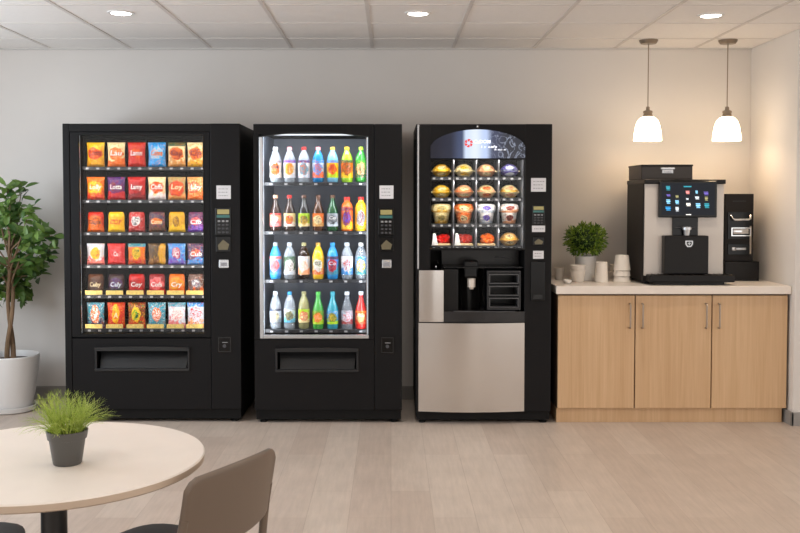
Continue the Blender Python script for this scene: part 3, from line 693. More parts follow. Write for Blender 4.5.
# kind, liquid, alpha, cap, (label base, lower, logo, mark), text, text colour, description
D = [
 [('soda', 'pale', .75, 'white', ('white', 'white', 'orange', 'brown'), 'Cou', 'navy', 'clear bottle with white label and white cap'),
  ('soda', 'pale', .75, 'pink', ('white', 'pale', 'gold', 'orange'), '', 'navy', 'clear bottle with white and gold label, pink cap'),
  ('soda', 'pale', .8, 'red', ('white', 'pale', 'teal', 'orange'), '', 'navy', 'clear bottle with purple shoulder and red cap'),
  ('soda', 'blue', .8, 'pink', ('pale', 'orange', 'blue', 'orange'), '', 'navy', 'blue-shouldered bottle with orange foot, pink cap'),
  ('soda', 'lblue', .85, 'gold', ('yellow', 'lime', 'orange', 'red'), '', 'white', 'pale blue bottle with yellow label and gold cap'),
  ('soda', 'lime', .92, 'yellow', ('orange', 'yellow', 'brown', 'orange'), '', 'white', 'lime green bottle with orange-brown label'),
  ('soda', 'green', .85, 'lime', ('green', 'dgreen', 'peach', 'dgreen'), '', 'white', 'bright green bottle with green label')],
 [('glass', 'dbrown', .95, 'peach', ('peach', 'pink', 'red', 'white'), 'Ca', 'white', 'dark bottle with red and pink label'),
  ('glass', 'dbrown', .95, 'red', ('cream', 'white', 'red', 'gold'), '', 'red', 'dark bottle with cream label and red cap'),
  ('glass', 'black', .95, 'brown', ('lime', 'cream', 'gold', 'dgreen'), 'O', 'dgreen', 'dark bottle with pale yellow-green label'),
  ('glass', 'brown', .95, 'brown', ('orange', 'tan', 'cream', 'brown'), '', 'brown', 'brown bottle with orange and cream label'),
  ('glass', 'dgreen', .95, 'brown', ('grey', 'pale', 'black', 'grey'), 'Co', 'white', 'blackish bottle with grey label'),
  ('juice', 'orange', 1, 'red', ('orange', 'yellow', 'dred', 'violet'), '', 'white', 'orange juice bottle with red cap, dark print'),
  ('juice', 'yellow', 1, 'red', ('yellow', 'yellow', 'grey', 'dred'), '', 'white', 'yellow juice bottle with red cap')],
 [('soda', 'blue', .9, 'grey', ('lblue', 'blue', 'pink', 'red'), '', 'white', 'blue bottle with pink and blue label'),
  ('soda', 'pale', .7, 'pale', ('dgreen', 'pale', 'white', 'brown'), '', 'green', 'clear bottle with green and white label'),
  ('soda', 'dbrown', .8, 'olive', ('pale', 'peach', 'white', 'peach'), '', 'red', 'dark bottle with pale pink label and grey cap'),
  ('soda', 'yellow', 1, 'gold', ('yellow', 'orange', 'white', 'olive'), 'OT', 'dgreen', 'orange-yellow bottle with gold cap'),
  ('soda', 'blue', .95, 'blue', ('blue', 'teal', 'red', 'navy'), 'Co', 'pale', 'vivid blue bottle with red lettering'),
  ('soda', 'pale', .7, 'pale', ('white', 'blue', 'pale', 'red'), '', 'red', 'clear bottle with white and deep blue label'),
  ('soda', 'pale', .6, 'white', ('blue', 'teal', 'yellow', 'white'), '', 'white', 'clear bottle with blue label and yellow patch')],
 [('water', 'pale', .55, 'pale', ('pale', 'grey', 'cream', 'navy'), 'Ouo', 'navy', 'clear water bottle with pale cap and grey label'),
  ('water', 'pale', .6, 'blue', ('pale', 'lblue', 'olive', 'navy'), '', 'navy', 'clear water bottle with bright blue cap'),
  ('water', 'olive', .7, 'olive', ('lime', 'cream', 'red', 'cream'), '', 'red', 'green-tinted bottle with cream label and red print'),
  ('glass', 'green', .95, 'green', ('green', 'lime', 'orange', 'peach'), '', 'white', 'green bottle with orange emblem'),
  ('glass', 'teal', .9, 'teal', ('blue', 'lime', 'dgreen', 'yellow'), '', 'white', 'teal bottle with blue label'),
  ('glass', 'grey', .7, 'pale', ('grey', 'dred', 'pale', 'red'), '', 'yellow', 'grey clear bottle with yellow shoulder'),
  ('glass', 'red', .95, 'pale', ('red', 'red', 'olive', 'peach'), 'Ru', 'cream', 'all red bottle with pale cap')]]
SHO = {(0, 0): 'grey', (0, 1): 'violet', (0, 2): 'purple', (0, 3): 'blue', (0, 4): 'blue', (0, 5): 'dgreen', (1, 0): 'red', (1, 5): 'dred', (2, 0): 'pink', (2, 4): 'navy', (3, 0): 'navy', (3, 6): 'orange'}
DY = M2Y+0.15
drows = [(182.5, 147), (231, 195), (279, 242.5), (328.5, 291.5)]
dcols = [275.6, 289.7, 304, 318.2, 332.6, 347, 361]
RN2 = ['top', 'second', 'third', 'bottom']
for r, (yb, yt) in enumerate(drows):
    zb = at(320, yb, DY)[1]; zt = at(320, yt, DY)[1]
    make_shelf(t2, wX0-0.008, wX1+0.008, zb-0.002, DY-0.055, 6.60, 7, 0.02)
    if r: shelf_fill(t2, wX0+0.02, wX1-0.02, M2Y+0.035, zb+0.25, 0.6, (0.92, 0.96, 1))
    for c, px in enumerate(dcols):
        d = D[r][c]; x = at(px, yb, DY)[0]
        a = d[4]; m = art_mat('drink_print_%d_%d' % (r, c), K[a[0]], K[a[1]], K[a[2]], K[a[3]], seed=50+r*7+c, rough=0.3, ru=0.36, rv=0.34, split=0.32, cv=0.5, top=K[SHO.get((r, c), a[0])])
        make_bottle(x, DY, zb, (zt-zb), d[0], d[1], d[3], m, '%s, %s from left on %s drinks shelf' % (d[7], ORD[c], RN2[r]), d[2], d[5], d[6])

# ================================================================== noodle machine
M3Y = 5.97
t3 = thing('vending_machine', 'black hot food vending machine with arched lit sign and steel lower front', 'vending machine', (0.6, 6.3, 0))
def R3(a, b, c, d, Y=M3Y):
    x0, z1 = at(a, c, Y); x1, z0 = at(b, d, Y); return x0, x1, z0, z1
X0 = at(416, 260, M3Y)[0]; X1 = at(551.5, 260, M3Y)[0]; ZT = at(480, 124, M3Y)[1]; Yb = 6.66
wx0, wx1, wz0, wz1 = R3(430.5, 524.5, 159, 248.5)
rx0, rx1, rz0, rz1 = R3(431, 524.5, 250, 322)
ZB = at(480, 411.6, M3Y)[1]
bm = bmesh.new()
box(bm, X0, wx0-0.01, M3Y+0.036, Yb, ZB, ZT, bev=0.004); box(bm, wx1+0.01, X1, M3Y+0.036, Yb, ZB, ZT, bev=0.004)
box(bm, wx0-0.012, wx1+0.012, M3Y+0.036, Yb, wz1+0.002, ZT-0.001); box(bm, wx0-0.012, wx1+0.012, M3Y+0.036, Yb, ZB, rz0-0.01)
box(bm, wx0-0.012, wx1+0.012, M3Y+0.35, Yb-0.001, rz0-0.01, rz1)
box(bm, wx0-0.012, wx1+0.012, M3Y+0.30, Yb-0.001, rz1, wz1+0.002)
box(bm, wx0-0.012, wx1+0.012, M3Y+0.04, M3Y+0.30, wz0-0.012, wz0-0.006)
obj('cabinet', bm, M_black2, t3)
# front door skin: left stile, right column, arched head
bm = bmesh.new(); box(bm, X0, wx0, M3Y, M3Y+0.035, ZB, ZT, bev=0.004); box(bm, wx0-0.003, wx1+0.003, M3Y+0.001, M3Y+0.035, wz1, ZT-0.001)
box(bm, wx0-0.003, wx1+0.003, M3Y+0.001, M3Y+0.035, rz1-0.002, wz0)
obj('door_frame', bm, M_black, t3)
obj('control_column', bx(wx1, X1, M3Y-0.001, M3Y+0.035, ZB, ZT, bev=0.004), M_black, t3)
obj('edge_trim', bx(at(417.6, 0, M3Y)[0], at(419.2, 0, M3Y)[0], M3Y-0.006, M3Y+0.002, at(0, 269, M3Y)[1], ZT-0.004, bev=0.001), M_silver, t3)['label'] = 'thin silver edge strip'
obj('base_plinth', bx(X0+0.004, X1-0.004, M3Y+0.02, Yb, 0.02, ZB-0.002, bev=0.003), M_black2, t3)
feet(t3, (X0+0.04, X1-0.04), (M3Y+0.05, Yb-0.08), 0.02)
# lit sign
def sign_mat():
    m = bpy.data.materials.new('backlit_sign'); m.use_nodes = True; nt = m.node_tree; p = nt.nodes['Principled BSDF']; L = nt.links.new
    uv = nt.nodes.new('ShaderNodeUVMap'); sp = nt.nodes.new('ShaderNodeSeparateXYZ'); L(uv.outputs[0], sp.inputs[0])
    gr = nt.nodes.new('ShaderNodeValToRGB'); L(sp.outputs[0], gr.inputs[0]); gr.color_ramp.interpolation = 'EASE'
    e = gr.color_ramp.elements; e[0].position = 0.0; e[0].color = srgb(20, 22, 34); e[1].position = 1.0; e[1].color = srgb(30, 34, 46)
    for pos, c in ((0.2, (28, 32, 50)), (0.33, (60, 72, 104)), (0.38, (206, 220, 244)), (0.47, (222, 232, 250)), (0.58, (186, 204, 240)), (0.66, (60, 66, 92)), (0.82, (34, 36, 48))):  # bright middle colours imitate the hot spot of a lamp behind the panel
        x = e.new(pos); x.color = srgb(*c)
    mp = nt.nodes.new('ShaderNodeMapping'); mp.inputs['Scale'].default_value = (3.5, 1.0, 1); mp.inputs['Rotation'].default_value = (0, 0, 0.5); L(uv.outputs[0], mp.inputs[0])
    n = nt.nodes.new('ShaderNodeTexNoise'); n.inputs['Scale'].default_value = 1.6; n.inputs['Detail'].default_value = 5; n.inputs['Distortion'].default_value = 2.4; L(mp.outputs[0], n.inputs['Vector'])
    ab = nt.nodes.new('ShaderNodeMath'); ab.operation = 'SUBTRACT'; L(n.outputs['Fac'], ab.inputs[0]); ab.inputs[1].default_value = 0.5
    ab2 = nt.nodes.new('ShaderNodeMath'); ab2.operation = 'ABSOLUTE'; L(ab.outputs[0], ab2.inputs[0])
    mr = nt.nodes.new('ShaderNodeMapRange'); L(ab2.outputs[0], mr.inputs['Value']); mr.inputs['From Min'].default_value = 0.0; mr.inputs['From Max'].default_value = 0.03; mr.inputs['To Min'].default_value = 0.55; mr.inputs['To Max'].default_value = 0.0
    um = nt.nodes.new('ShaderNodeMapRange'); L(sp.outputs[0], um.inputs['Value']); um.inputs['From Min'].default_value = 0.45; um.inputs['From Max'].default_value = 0.8
    mu = nt.nodes.new('ShaderNodeMath'); mu.operation = 'MULTIPLY'; L(mr.outputs[0], mu.inputs[0]); L(um.outputs[0], mu.inputs[1])
    mx = nt.nodes.new('ShaderNodeMix'); mx.data_type = 'RGBA'; L(mu.outputs[0], mx.inputs[0]); L(gr.outputs[0], mx.inputs[6]); mx.inputs[7].default_value = srgb(190, 200, 225)
    L(mx.outputs[2], p.inputs['Emission Color']); p.inputs['Emission Strength'].default_value = 0.95
    p.inputs['Base Color'].default_value = srgb(12, 14, 22); p.inputs['Roughness'].default_value = 0.15
    return m
bm = bmesh.new(); N = 28; ztop = at(0, 129.5, M3Y)[1]; zside = at(0, 146, M3Y)[1]; zbot = at(0, 158.3, M3Y)[1]
pts = [(wx0+(wx1-wx0)*i/N, zside+(ztop-zside)*(max(0, 1-(2*i/N-1)**2))**0.62) for i in range(N+1)]
prism(bm, [(wx1, zbot), (wx0, zbot)]+pts, M3Y-0.008, M3Y+0.0005)
lay = bm.loops.layers.uv.verify()
for f in bm.faces:
    for l in f.loops: l[lay].uv = ((l.vert.co.x-wx0)/(wx1-wx0), (l.vert.co.z-zbot)/(ztop-zbot))
sg = obj('lit_sign', bm, sign_mat(), t3)
M_signw = mat('sign_white', srgb(240, 244, 255), 0.4, emit=0.9); M_signr = mat('sign_red', srgb(206, 60, 60), 0.4, emit=0.55, ecol=srgb(206, 60, 60))
ex, ez = at(468.5, 143.2, M3Y)
bm = bmesh.new()
for a0 in range(0, 6):
    pp = []
    for s in range(7):
        a = a0*PI/3+s*0.13; pp.append((ex+0.026*math.cos(a), ez+0.026*math.sin(a)))
    for s in range(6, -1, -1):
        a = a0*PI/3+s*0.13+0.35; pp.append((ex+0.011*math.cos(a), ez+0.011*math.sin(a)))
    prism(bm, pp, M3Y-0.011, M3Y-0.008)
obj('sign_emblem', bm, M_signr, sg)
def put_text(s, px, py, Y, size, width, m, parent, name):
    tb = text_bm(s, size, width, 0.0008, 0.1); x, z = at(px, py, Y)
    bmesh.ops.translate(tb, verts=tb.verts, vec=(x, Y, z)); return obj(name, tb, m, parent)
put_text('CuDOM', 482, 141.8, M3Y-0.0095, 0.030, 0.105, M_signw, sg, 'sign_lettering')
put_text('i :: cafe', 489, 146.8, M3Y-0.0095, 0.022, 0.10, M_signw, sg, 'sign_lettering')
put_text('fi cu: n', 500, 149.6, M3Y-0.0095, 0.016, 0.07, M_signw, sg, 'sign_lettering')
bm = bmesh.new(); xk, zk = at(477.5, 126.5, M3Y); tube(bm, [(xk, M3Y-0.006, zk), (xk, M3Y+0.002, zk)], 0.006, 12); obj('door_lock', bm, M_silver, t3)
# food compartments
FY = M3Y+0.13
frows = [(177, 161.5), (197.8, 184.5), (223.5, 203.5), (245.5, 231)]
cellx = [wx0+0.004, at(453.2, 0, FY)[0], at(475.7, 0, FY)[0], at(498, 0, FY)[0], wx1-0.004]
zr = []
for r, (yb, yt) in enumerate(frows):
    zb = at(480, yb, FY)[1]; zr.append(zb)
    make_shelf(t3, wx0, wx1, zb-0.002, M3Y+0.055, M3Y+0.30, 12, 0.016)
    shelf_fill(t3, wx0+0.02, wx1-0.02, M3Y+0.022, zb+(0.098 if r != 2 else 0.125), 0.75, (1, 0.95, 0.88))
M_div = mat('divider_grey', srgb(120, 122, 128), 0.35, 0.3)
for xd in cellx[1:-1]+[wx0-0.0, wx1-0.006]:
    obj('divider', bx(xd-0.002, xd+0.003, M3Y+0.036, M3Y+0.30, wz0, wz1-0.002), M_div, t3)
obj('inner_liner', bx(wx0, wx1, M3Y+0.293, M3Y+0.2995, wz0, wz1), M_inner, t3)
obj('front_glass', bx(wx0, wx1, M3Y+0.012, M3Y+0.016, wz0, wz1), M_glass, t3)
bm = bmesh.new(); ring(bm, wx0-0.004, wx1+0.004, wz0-0.004, wz1, wx0+0.004, wx1-0.004, wz0+0.004, wz1-0.005, M3Y-0.003, M3Y+0.012); obj('glass_seal', bm, M_gloss, t3)
FOOD = [
 [('bowl', 'gold', 'yellow', 'cream', 'yellow food bowl with pointed sides', 'yellow'), ('bowl', 'cream', 'cream', 'yellow', 'cream food bowl with golden print', 'cream'), ('bowl', 'peach', 'peach', 'cream', 'peach pink food bowl', 'peach'), ('bowl', 'violet', 'navy', 'pale', 'indigo blue food bowl', 'violet')],
 [('bowl', 'yellow', 'gold', 'cream', 'bright yellow food bowl with white tab', 'yellow'), ('bowl', 'peach', 'orange', 'cream', 'salmon food bowl with white tab', 'peach'), ('bowl', 'cream', 'peach', 'orange', 'pale peach food bowl with white tab', 'peach'), ('bowl', 'cream', 'gold', 'peach', 'golden cream food bowl with white tab', 'cream')],
 [('cup', 'cream', 'gold', 'olive', 'yellow cream tall food tub', 'cream'), ('cup', 'orange', 'peach', 'cream', 'orange tall food tub', 'orange'), ('cup', 'white', 'pale', 'violet', 'white tall food tub with violet corner', 'white'), ('cup', 'white', 'peach', 'dred', 'white tall food tub with dark red print', 'white')],
 [('meat', 'dred', 'red', 'orange', 'dark red roast snack beside white carton', 'dred'), ('meat', 'dred', 'brown', 'red', 'deep red snack with white carton', 'dred'), ('meat', 'brown', 'orange', 'peach', 'roasted brown snack', 'brown'), ('bowl', 'tan', 'gold', 'cream', 'tan food bowl', 'tan')]]
def make_food(kind, x, y, z, h, a, label, hue, c):
    w_ = 0.060
    t = thing('food_tub' if kind == 'cup' else ('food_bowl' if kind == 'bowl' else 'roast_snack'), label, 'food pack', (x, y, z), 'food packs in the hot food machine')
    if kind == 'bowl':
        bm = bmesh.new(); lathe(bm, [(0.0, 0.0), (0.030, 0.0), (0.036, 0.004), (0.050, 0.018), (0.060, 0.031), (0.0645, 0.036), (0.061, 0.038)], x, y, z, n=28, uv=True, sy=0.9, caps=False); obj('bowl', bm, a, t, True)
        H = min(h, 0.082)-0.038
        bm = bmesh.new(); lathe(bm, [(0.062, 0.037), (0.055, 0.038+H*0.30), (0.044, 0.038+H*0.62), (0.028, 0.038+H*0.88), (0.012, 0.038+H), (0.0, 0.038+H)], x, y, z, n=28, uv=True, sy=0.9, caps=False); obj('domed_lid', bm, a, t, True)
        bm = bmesh.new()
        for s in (-1, 1): prism(bm, [(x+s*0.058, z+0.030), (x+s*0.066, z+0.035), (x+s*0.066, z+0.039), (x+s*0.058, z+0.043)], y-0.012, y+0.012)
        obj('rim_tab', bm, mat('tab_cream', K['cream'], 0.5), t)
    elif kind == 'cup':
        bm = bmesh.new(); lathe(bm, [(0.0, 0.0), (0.038, 0.0), (0.042, 0.004), (0.052, h*0.55), (0.053, h*0.57)], x, y, z, n=28, uv=True, sy=0.85, caps=False); obj('tub', bm, a, t, True)
        bm = bmesh.new(); lathe(bm, [(0.053, h*0.55), (0.061, h*0.60), (0.066, h*0.72), (0.064, h*0.86), (0.054, h*0.96), (0.03, h), (0, h)], x, y, z, n=28, uv=True, sy=0.85, caps=False); obj('lid', bm, a, t, True)
    else:
        bm = bmesh.new(); box(bm, x-0.056, x+0.058, y-0.04, y+0.045, z, z+0.014, bev=0.004); obj('tray', bm, mat('tray_cream', srgb(214, 186, 140), 0.6), t)
        for i in range(9):
            bm = bmesh.new(); s = 0.019+0.005*random.random()
            bmesh.ops.create_icosphere(bm, subdivisions=2, radius=s)
            for v in bm.verts: v.co *= 1+0.22*math.sin(v.co.x*190+i)*math.cos(v.co.z*160+i*2); v.co.z *= 0.85
            px_ = x+0.012+((i % 3)-1)*0.024; zz = z+0.014+s*0.7+(i//6)*0.024+(0.006 if i % 2 else 0); yy = y+0.012-((i//3) % 2)*0.028
            bmesh.ops.translate(bm, verts=bm.verts, vec=(px_, yy, zz)); obj('roast_piece', bm, a, t, True)
        if c < 2:
            bm = bmesh.new(); prism(bm, [(x-0.062, z+0.004), (x-0.022, z+0.004), (x-0.036, z+h*0.7), (x-0.042, z+h*0.86), (x-0.055, z+h*0.84)], y-0.052, y-0.043); o = obj('white_carton', bm, M_white, t); o['label'] = 'white folded carton'
    return t
for r, (yb, yt) in enumerate(frows):
    zb = zr[r]; zt = at(480, yt, FY)[1]
    for c in range(4):
        d = FOOD[r][c]; x = (cellx[c]+cellx[c+1])/2
        a = art_mat('food_print_%d_%d' % (r, c), K[d[1]], K[d[2]], K[d[3]], K['brown' if r != 0 or c != 3 else 'white'], seed=90+r*4+c, split=0.25, ru=0.22, rv=0.25, cv=0.5, markscale=7)
        make_food(d[0], x, FY+0.01, zb, zt-zb, a, '%s, %s from left, %s food row' % (d[4], ORD[c], RN2[r]), d[5], c)
        if r in (1,):
            s = [o for o in t3.children if o.name.startswith('shelf')][0]
# dispensing bay
bx0, bx1, bz0, bz1 = R3(444, 524.5, 269.5, 322)
obj('bay_back', bx(bx0, bx1, M3Y+0.27, M3Y+0.28, bz0, rz1), mat('bay_plastic', srgb(30, 28, 28), 0.3), t3)
bm = bmesh.new()
# barrel-shaped niche
cx_, _ = at(470.5, 300, M3Y+0.1); N = 16; rad = 0.085
arc = [(cx_-rad*math.cos(PI*i/N), M3Y+0.06+0.16*math.sin(PI*i/N)) for i in range(N+1)]
zlo, zhi = at(0, 313, M3Y)[1], at(0, 269, M3Y)[1]
va = [bm.verts.new((x, y, zlo)) for x, y in arc]; vb = [bm.verts.new((x, y, zhi)) for x, y in arc]
for i in range(N): bm.faces.new([va[i], va[i+1], vb[i+1], vb[i]])
r_ = bmesh.ops.solidify(bm, geom=list(bm.faces), thickness=0.004)
obj('cup_niche', bm, mat('niche_plastic', srgb(46, 44, 44), 0.25), t3, True)
obj('niche_panel', bx(bx0, cx_-rad, M3Y+0.012, M3Y+0.03, bz0, zhi, bev=0.004), M_gloss, t3)
nz = obj('nozzle_head', bx(cx_-0.045, cx_+0.045, M3Y+0.07, M3Y+0.18, at(0, 279, M3Y)[1], zhi+0.05, bev=0.012), M_gloss, t3)
sx0, sx1, sz0, sz1 = R3(467.3, 475.2, 278.3, 289.0, M3Y+0.07)
bm = bmesh.new(); lathe(bm, [(0.0, sz0), (0.013, sz0), (0.016, sz0+0.012), (0.026, sz0+0.014), (0.026, sz1), (0.0, sz1)], (sx0+sx1)/2, M3Y+0.06, 0, n=20); o = obj('spout', bm, mat('spout_white', srgb(216, 206, 196), 0.3, 0.3), nz, True); o['label'] = 'pale metal spout'
# upper shelf bits in the recess
bm = bmesh.new(); xx, zz = at(435.5, 265, M3Y+0.1); tube(bm, [(xx-0.015, M3Y+0.1, zz+0.02), (xx+0.01, M3Y+0.09, zz+0.03), (xx+0.02, M3Y+0.1, zz+0.005)], 0.004, 8); tube(bm, [(xx, M3Y+0.08, zz-0.02), (xx, M3Y+0.08, zz-0.004)], 0.006, 8); obj('hose_fitting', bm, M_chrome, t3, True)
xx, zz = at(504, 258, M3Y+0.1); bm = bmesh.new(); tube(bm, [(xx-0.06, M3Y+0.1, zz+0.006), (xx, M3Y+0.09, zz+0.004), (xx+0.05, M3Y+0.1, zz-0.006)], 0.003, 8); obj('wire_rail', bm, M_shelf, t3, True)
obj('bay_bridge', bx(bx0, bx1, M3Y+0.05, M3Y+0.25, zhi, zhi+0.012, bev=0.003), M_gloss, t3)
# rack at right
gx0, gx1, gz0, gz1 = R3(487.5, 520.8, 271, 310)
bm = bmesh.new(); ring(bm, gx0, gx1, gz0, gz1, gx0+0.010, gx1-0.010, gz0+0.010, gz1-0.010, M3Y+0.01, M3Y+0.22)
rk = obj('cup_rack', bm, mat('rack_plastic', srgb(38, 38, 40), 0.3), t3)
for i in range(3):
    za = gz0+0.010+(gz1-gz0-0.02)*i/3; zb_ = gz0+0.010+(gz1-gz0-0.02)*(i+1)/3
    bm = bmesh.new(); ring(bm, gx0+0.012, gx1-0.012, za+0.004, zb_-0.010, gx0+0.018, gx1-0.018, za+0.010, zb_-0.016, M3Y+0.008, M3Y+0.10); obj('rack_tray', bm, mat('tray_edge', srgb(84, 84, 86), 0.25, 0.4), rk)
    obj('rack_floor', bx(gx0+0.012, gx1-0.012, M3Y+0.02, M3Y+0.2, zb_-0.008, zb_-0.003), M_flap, rk)
# drip tray
bm = bmesh.new(); n = 16; zt_ = at(0, 311.5, M3Y)[1]
pl = [(bx0+(bx1-bx0)*i/n, M3Y-0.006-0.020*math.sin(PI*i/n)) for i in range(n+1)]
pl += [(bx1, M3Y+0.25), (bx0, M3Y+0.25)]
prism(bm, pl, bz0, zt_)
for v in bm.verts: v.co = Vector((v.co.x, v.co.z, v.co.y))
bmesh.ops.recalc_face_normals(bm, faces=bm.faces)
dt = obj('drip_tray', bm, mat('drip_tray_plastic', srgb(34, 33, 34), 0.22), t3)
bm = bmesh.new(); tube(bm, [(bx0+(bx1-bx0)*(0.12+0.76*i/n), M3Y-0.010-0.018*math.sin(PI*(0.12+0.76*i/n)), zt_+0.003) for i in range(n+1)], 0.003, 6); obj('tray_lip', bm, M_shelf, dt, True)
# steel panels, bowed
def bowed(name, a, b, c, d, bulge, flatl=0.0):
    x0, x1, z0, z1 = R3(a, b, c, d)
    bm = bmesh.new(); n = 24; pl = []
    for i in range(n+1):
        s = i/n; pl.append((x0+(x1-x0)*s, M3Y-0.004-bulge*math.sin(PI*s)))
    pl += [(x1, M3Y+0.012), (x0, M3Y+0.012)]
    prism(bm, pl, z0, z1)
    for v in bm.verts: v.co = Vector((v.co.x, v.co.z, v.co.y))
    bmesh.ops.recalc_face_normals(bm, faces=bm.faces)
    o = obj(name, bm, M_steel, t3, True); o['label'] = 'brushed steel panel'; return o
bowed('lower_front_panel', 418.5, 524, 322.8, 411.2, 0.032)
bowed('side_front_panel', 419, 443.5, 270.3, 321.8, 0.004)
# column parts
notice(t3, *R3(531, 545.8, 178, 191.7), M3Y-0.001)
keypad(t3, *R3(531.6, 545, 205, 225), M3Y-0.001)
notice(t3, *R3(532, 545, 225.6, 232), M3Y-0.001, rows=1, name='price_card')
bill_slot(t3, *R3(532.5, 544, 237, 245.5), M3Y-0.001)
notice(t3, *R3(533, 543.6, 250.8, 258.8), M3Y-0.001, rows=2, name='instruction_card')
o = obj('card_reader', bx(*R3(530.6, 544.6, 261, 300.8)[:2], M3Y-0.014, M3Y-0.001, *R3(530.6, 544.6, 261, 300.8)[2:], bev=0.005), M_gloss, t3)
a0, a1, a2_, a3 = R3(533, 542, 294.5, 298.5); obj('reader_button', bx(a0, a1, M3Y-0.018, M3Y-0.014, a2_, a3, bev=0.001), M_flap, o)

# ================================================================== counter
CYF = 5.98
cz1 = at(670, 286.3, CYF-0.025)[1]; cz0 = at(670, 294.2, CYF-0.025)[1]
cX0 = at(556.5, 290, CYF-0.025)[0]; cX1 = RW-0.003
wt = obj('worktop', bx(cX0, cX1, CYF-0.025, WALL_Y-0.003, cz0, cz1, bev=0.003), M_counter, None, origin=(1.8, 6.3, cz0))
tag(wt, 'cream stone worktop running over the three oak cabinet doors', 'worktop')
t4 = thing('base_cabinet', 'long light oak base cabinet with three doors under the cream worktop', 'cabinet', (1.8, 6.3, 0))
kx0 = at(558, 300, CYF)[0]; kx1 = at(788, 300, CYF)[0]; zk0 = at(0, 408.8, CYF)[1]; kx1 = min(kx1, RW-0.02)
obj('carcass', bx(kx0, RW-0.016, CYF+0.022, WALL_Y-0.016, zk0, cz0-0.001), M_gap, t4)
obj('plinth', bx(kx0, at(781, 415, CYF+0.04)[0], CYF+0.03, CYF+0.05, 0.0, zk0-0.001), M_wood, t4)
bm = bmesh.new(); box(bm, kx0, kx0+0.018, CYF+0.05, WALL_Y-0.02, 0.0, zk0); box(bm, kx1-0.05, kx1-0.032, CYF+0.05, WALL_Y-0.02, 0.0, zk0); obj('end_support', bm, M_wood, t4)
for i, (a, b, hx) in enumerate(((558, 634.3, [629.5]), (635.5, 711, [642, 705.5]), (712.2, 788, [718.5]))):
    x0 = at(a, 350, CYF)[0]; x1 = min(at(b, 350, CYF)[0], RW-0.017)
    zt = at(670, 295.6, CYF)[1]
    dr = obj('door', bx(x0, x1, CYF, CYF+0.02, zk0+0.004, min(zt, cz0-0.004), bev=0.0015, seg=1), M_wood, t4)
    for h in hx:
        X = at(h, 315, CYF)[0]; za = at(h, 302.5, CYF)[1]; zb = at(h, 329, CYF)[1]
        bm = bmesh.new(); tube(bm, [(X, CYF+0.001, za-0.008), (X, CYF-0.022, za-0.008), (X, CYF-0.028, za-0.014), (X, CYF-0.028, zb+0.014), (X, CYF-0.022, zb+0.008), (X, CYF+0.001, zb+0.008)], 0.0055, 10)
        o = obj('door_handle', bm, M_steelh, dr, True); o['label'] = 'brushed metal bar handle'
CT = cz1

# ================================================================== coffee machine
QY = 6.10
t5 = thing('coffee_machine', 'silver and black bean-to-cup coffee machine with touchscreen on the worktop', 'coffee machine', (1.87, 6.3, CT))
def R(a, b, c, d, Y): x0, z1 = at(a, c, Y); x1, z0 = at(b, d, Y); return x0, x1, z0, z1
M_cofside = mat('espresso_brown_black', srgb(26, 21, 19), 0.5, spec=0.3)
M_coffront = mat('warm_silver_panel', srgb(200, 193, 186), 0.4, 0.25)
M_cofblk = mat('coffee_black', srgb(14, 12, 12), 0.42, spec=0.3)
fx0, fx1, fz0, fz1 = R(644, 723.4, 179.5, 271.5, QY)
obj('body', bx(fx0, fx1-0.004, QY+0.014, 6.53, CT+0.012, fz1-0.012, bev=0.004), M_cofside, t5)
obj('top_cover', bx(fx0-0.002, fx1+0.002, QY-0.02, 6.535, fz1-0.028, fz1, bev=0.004), M_cofblk, t5)
o = obj('front_panel', bx(fx0+0.006, fx1-0.002, QY, QY+0.016, CT+0.055, fz1-0.028, bev=0.003), M_coffront, t5); o['label'] = 'silver front panel'
# base tray
tx0 = at(650, 277, QY-0.09)[0]; tx1 = at(735, 277, QY-0.09)[0]
bm = bmesh.new(); box(bm, tx0, tx1, QY-0.09, QY+0.02, CT+0.020, CT+0.066, bev=0.006); box(bm, tx0+0.03, tx1-0.06, QY-0.075, QY+0.02, CT+0.003, CT+0.022, bev=0.003)
tr_ = obj('drip_tray', bm, M_cofblk, t5)
bm = bmesh.new()
for i in range(13):
    x = tx0+0.03+(tx1-tx0-0.06)*i/12; box(bm, x-0.004, x+0.004, QY-0.082, QY-0.01, CT+0.066, CT+0.069)
obj('drip_grille', bm, M_cofside, tr_)
for X in (fx0+0.04, fx1-0.04):
    for Y in (QY+0.05, 6.48):
        bm = bmesh.new(); lathe(bm, [(0.018, 0), (0.018, 0.014)], X, Y, CT, n=14); obj('foot', bm, M_rubber, t5)
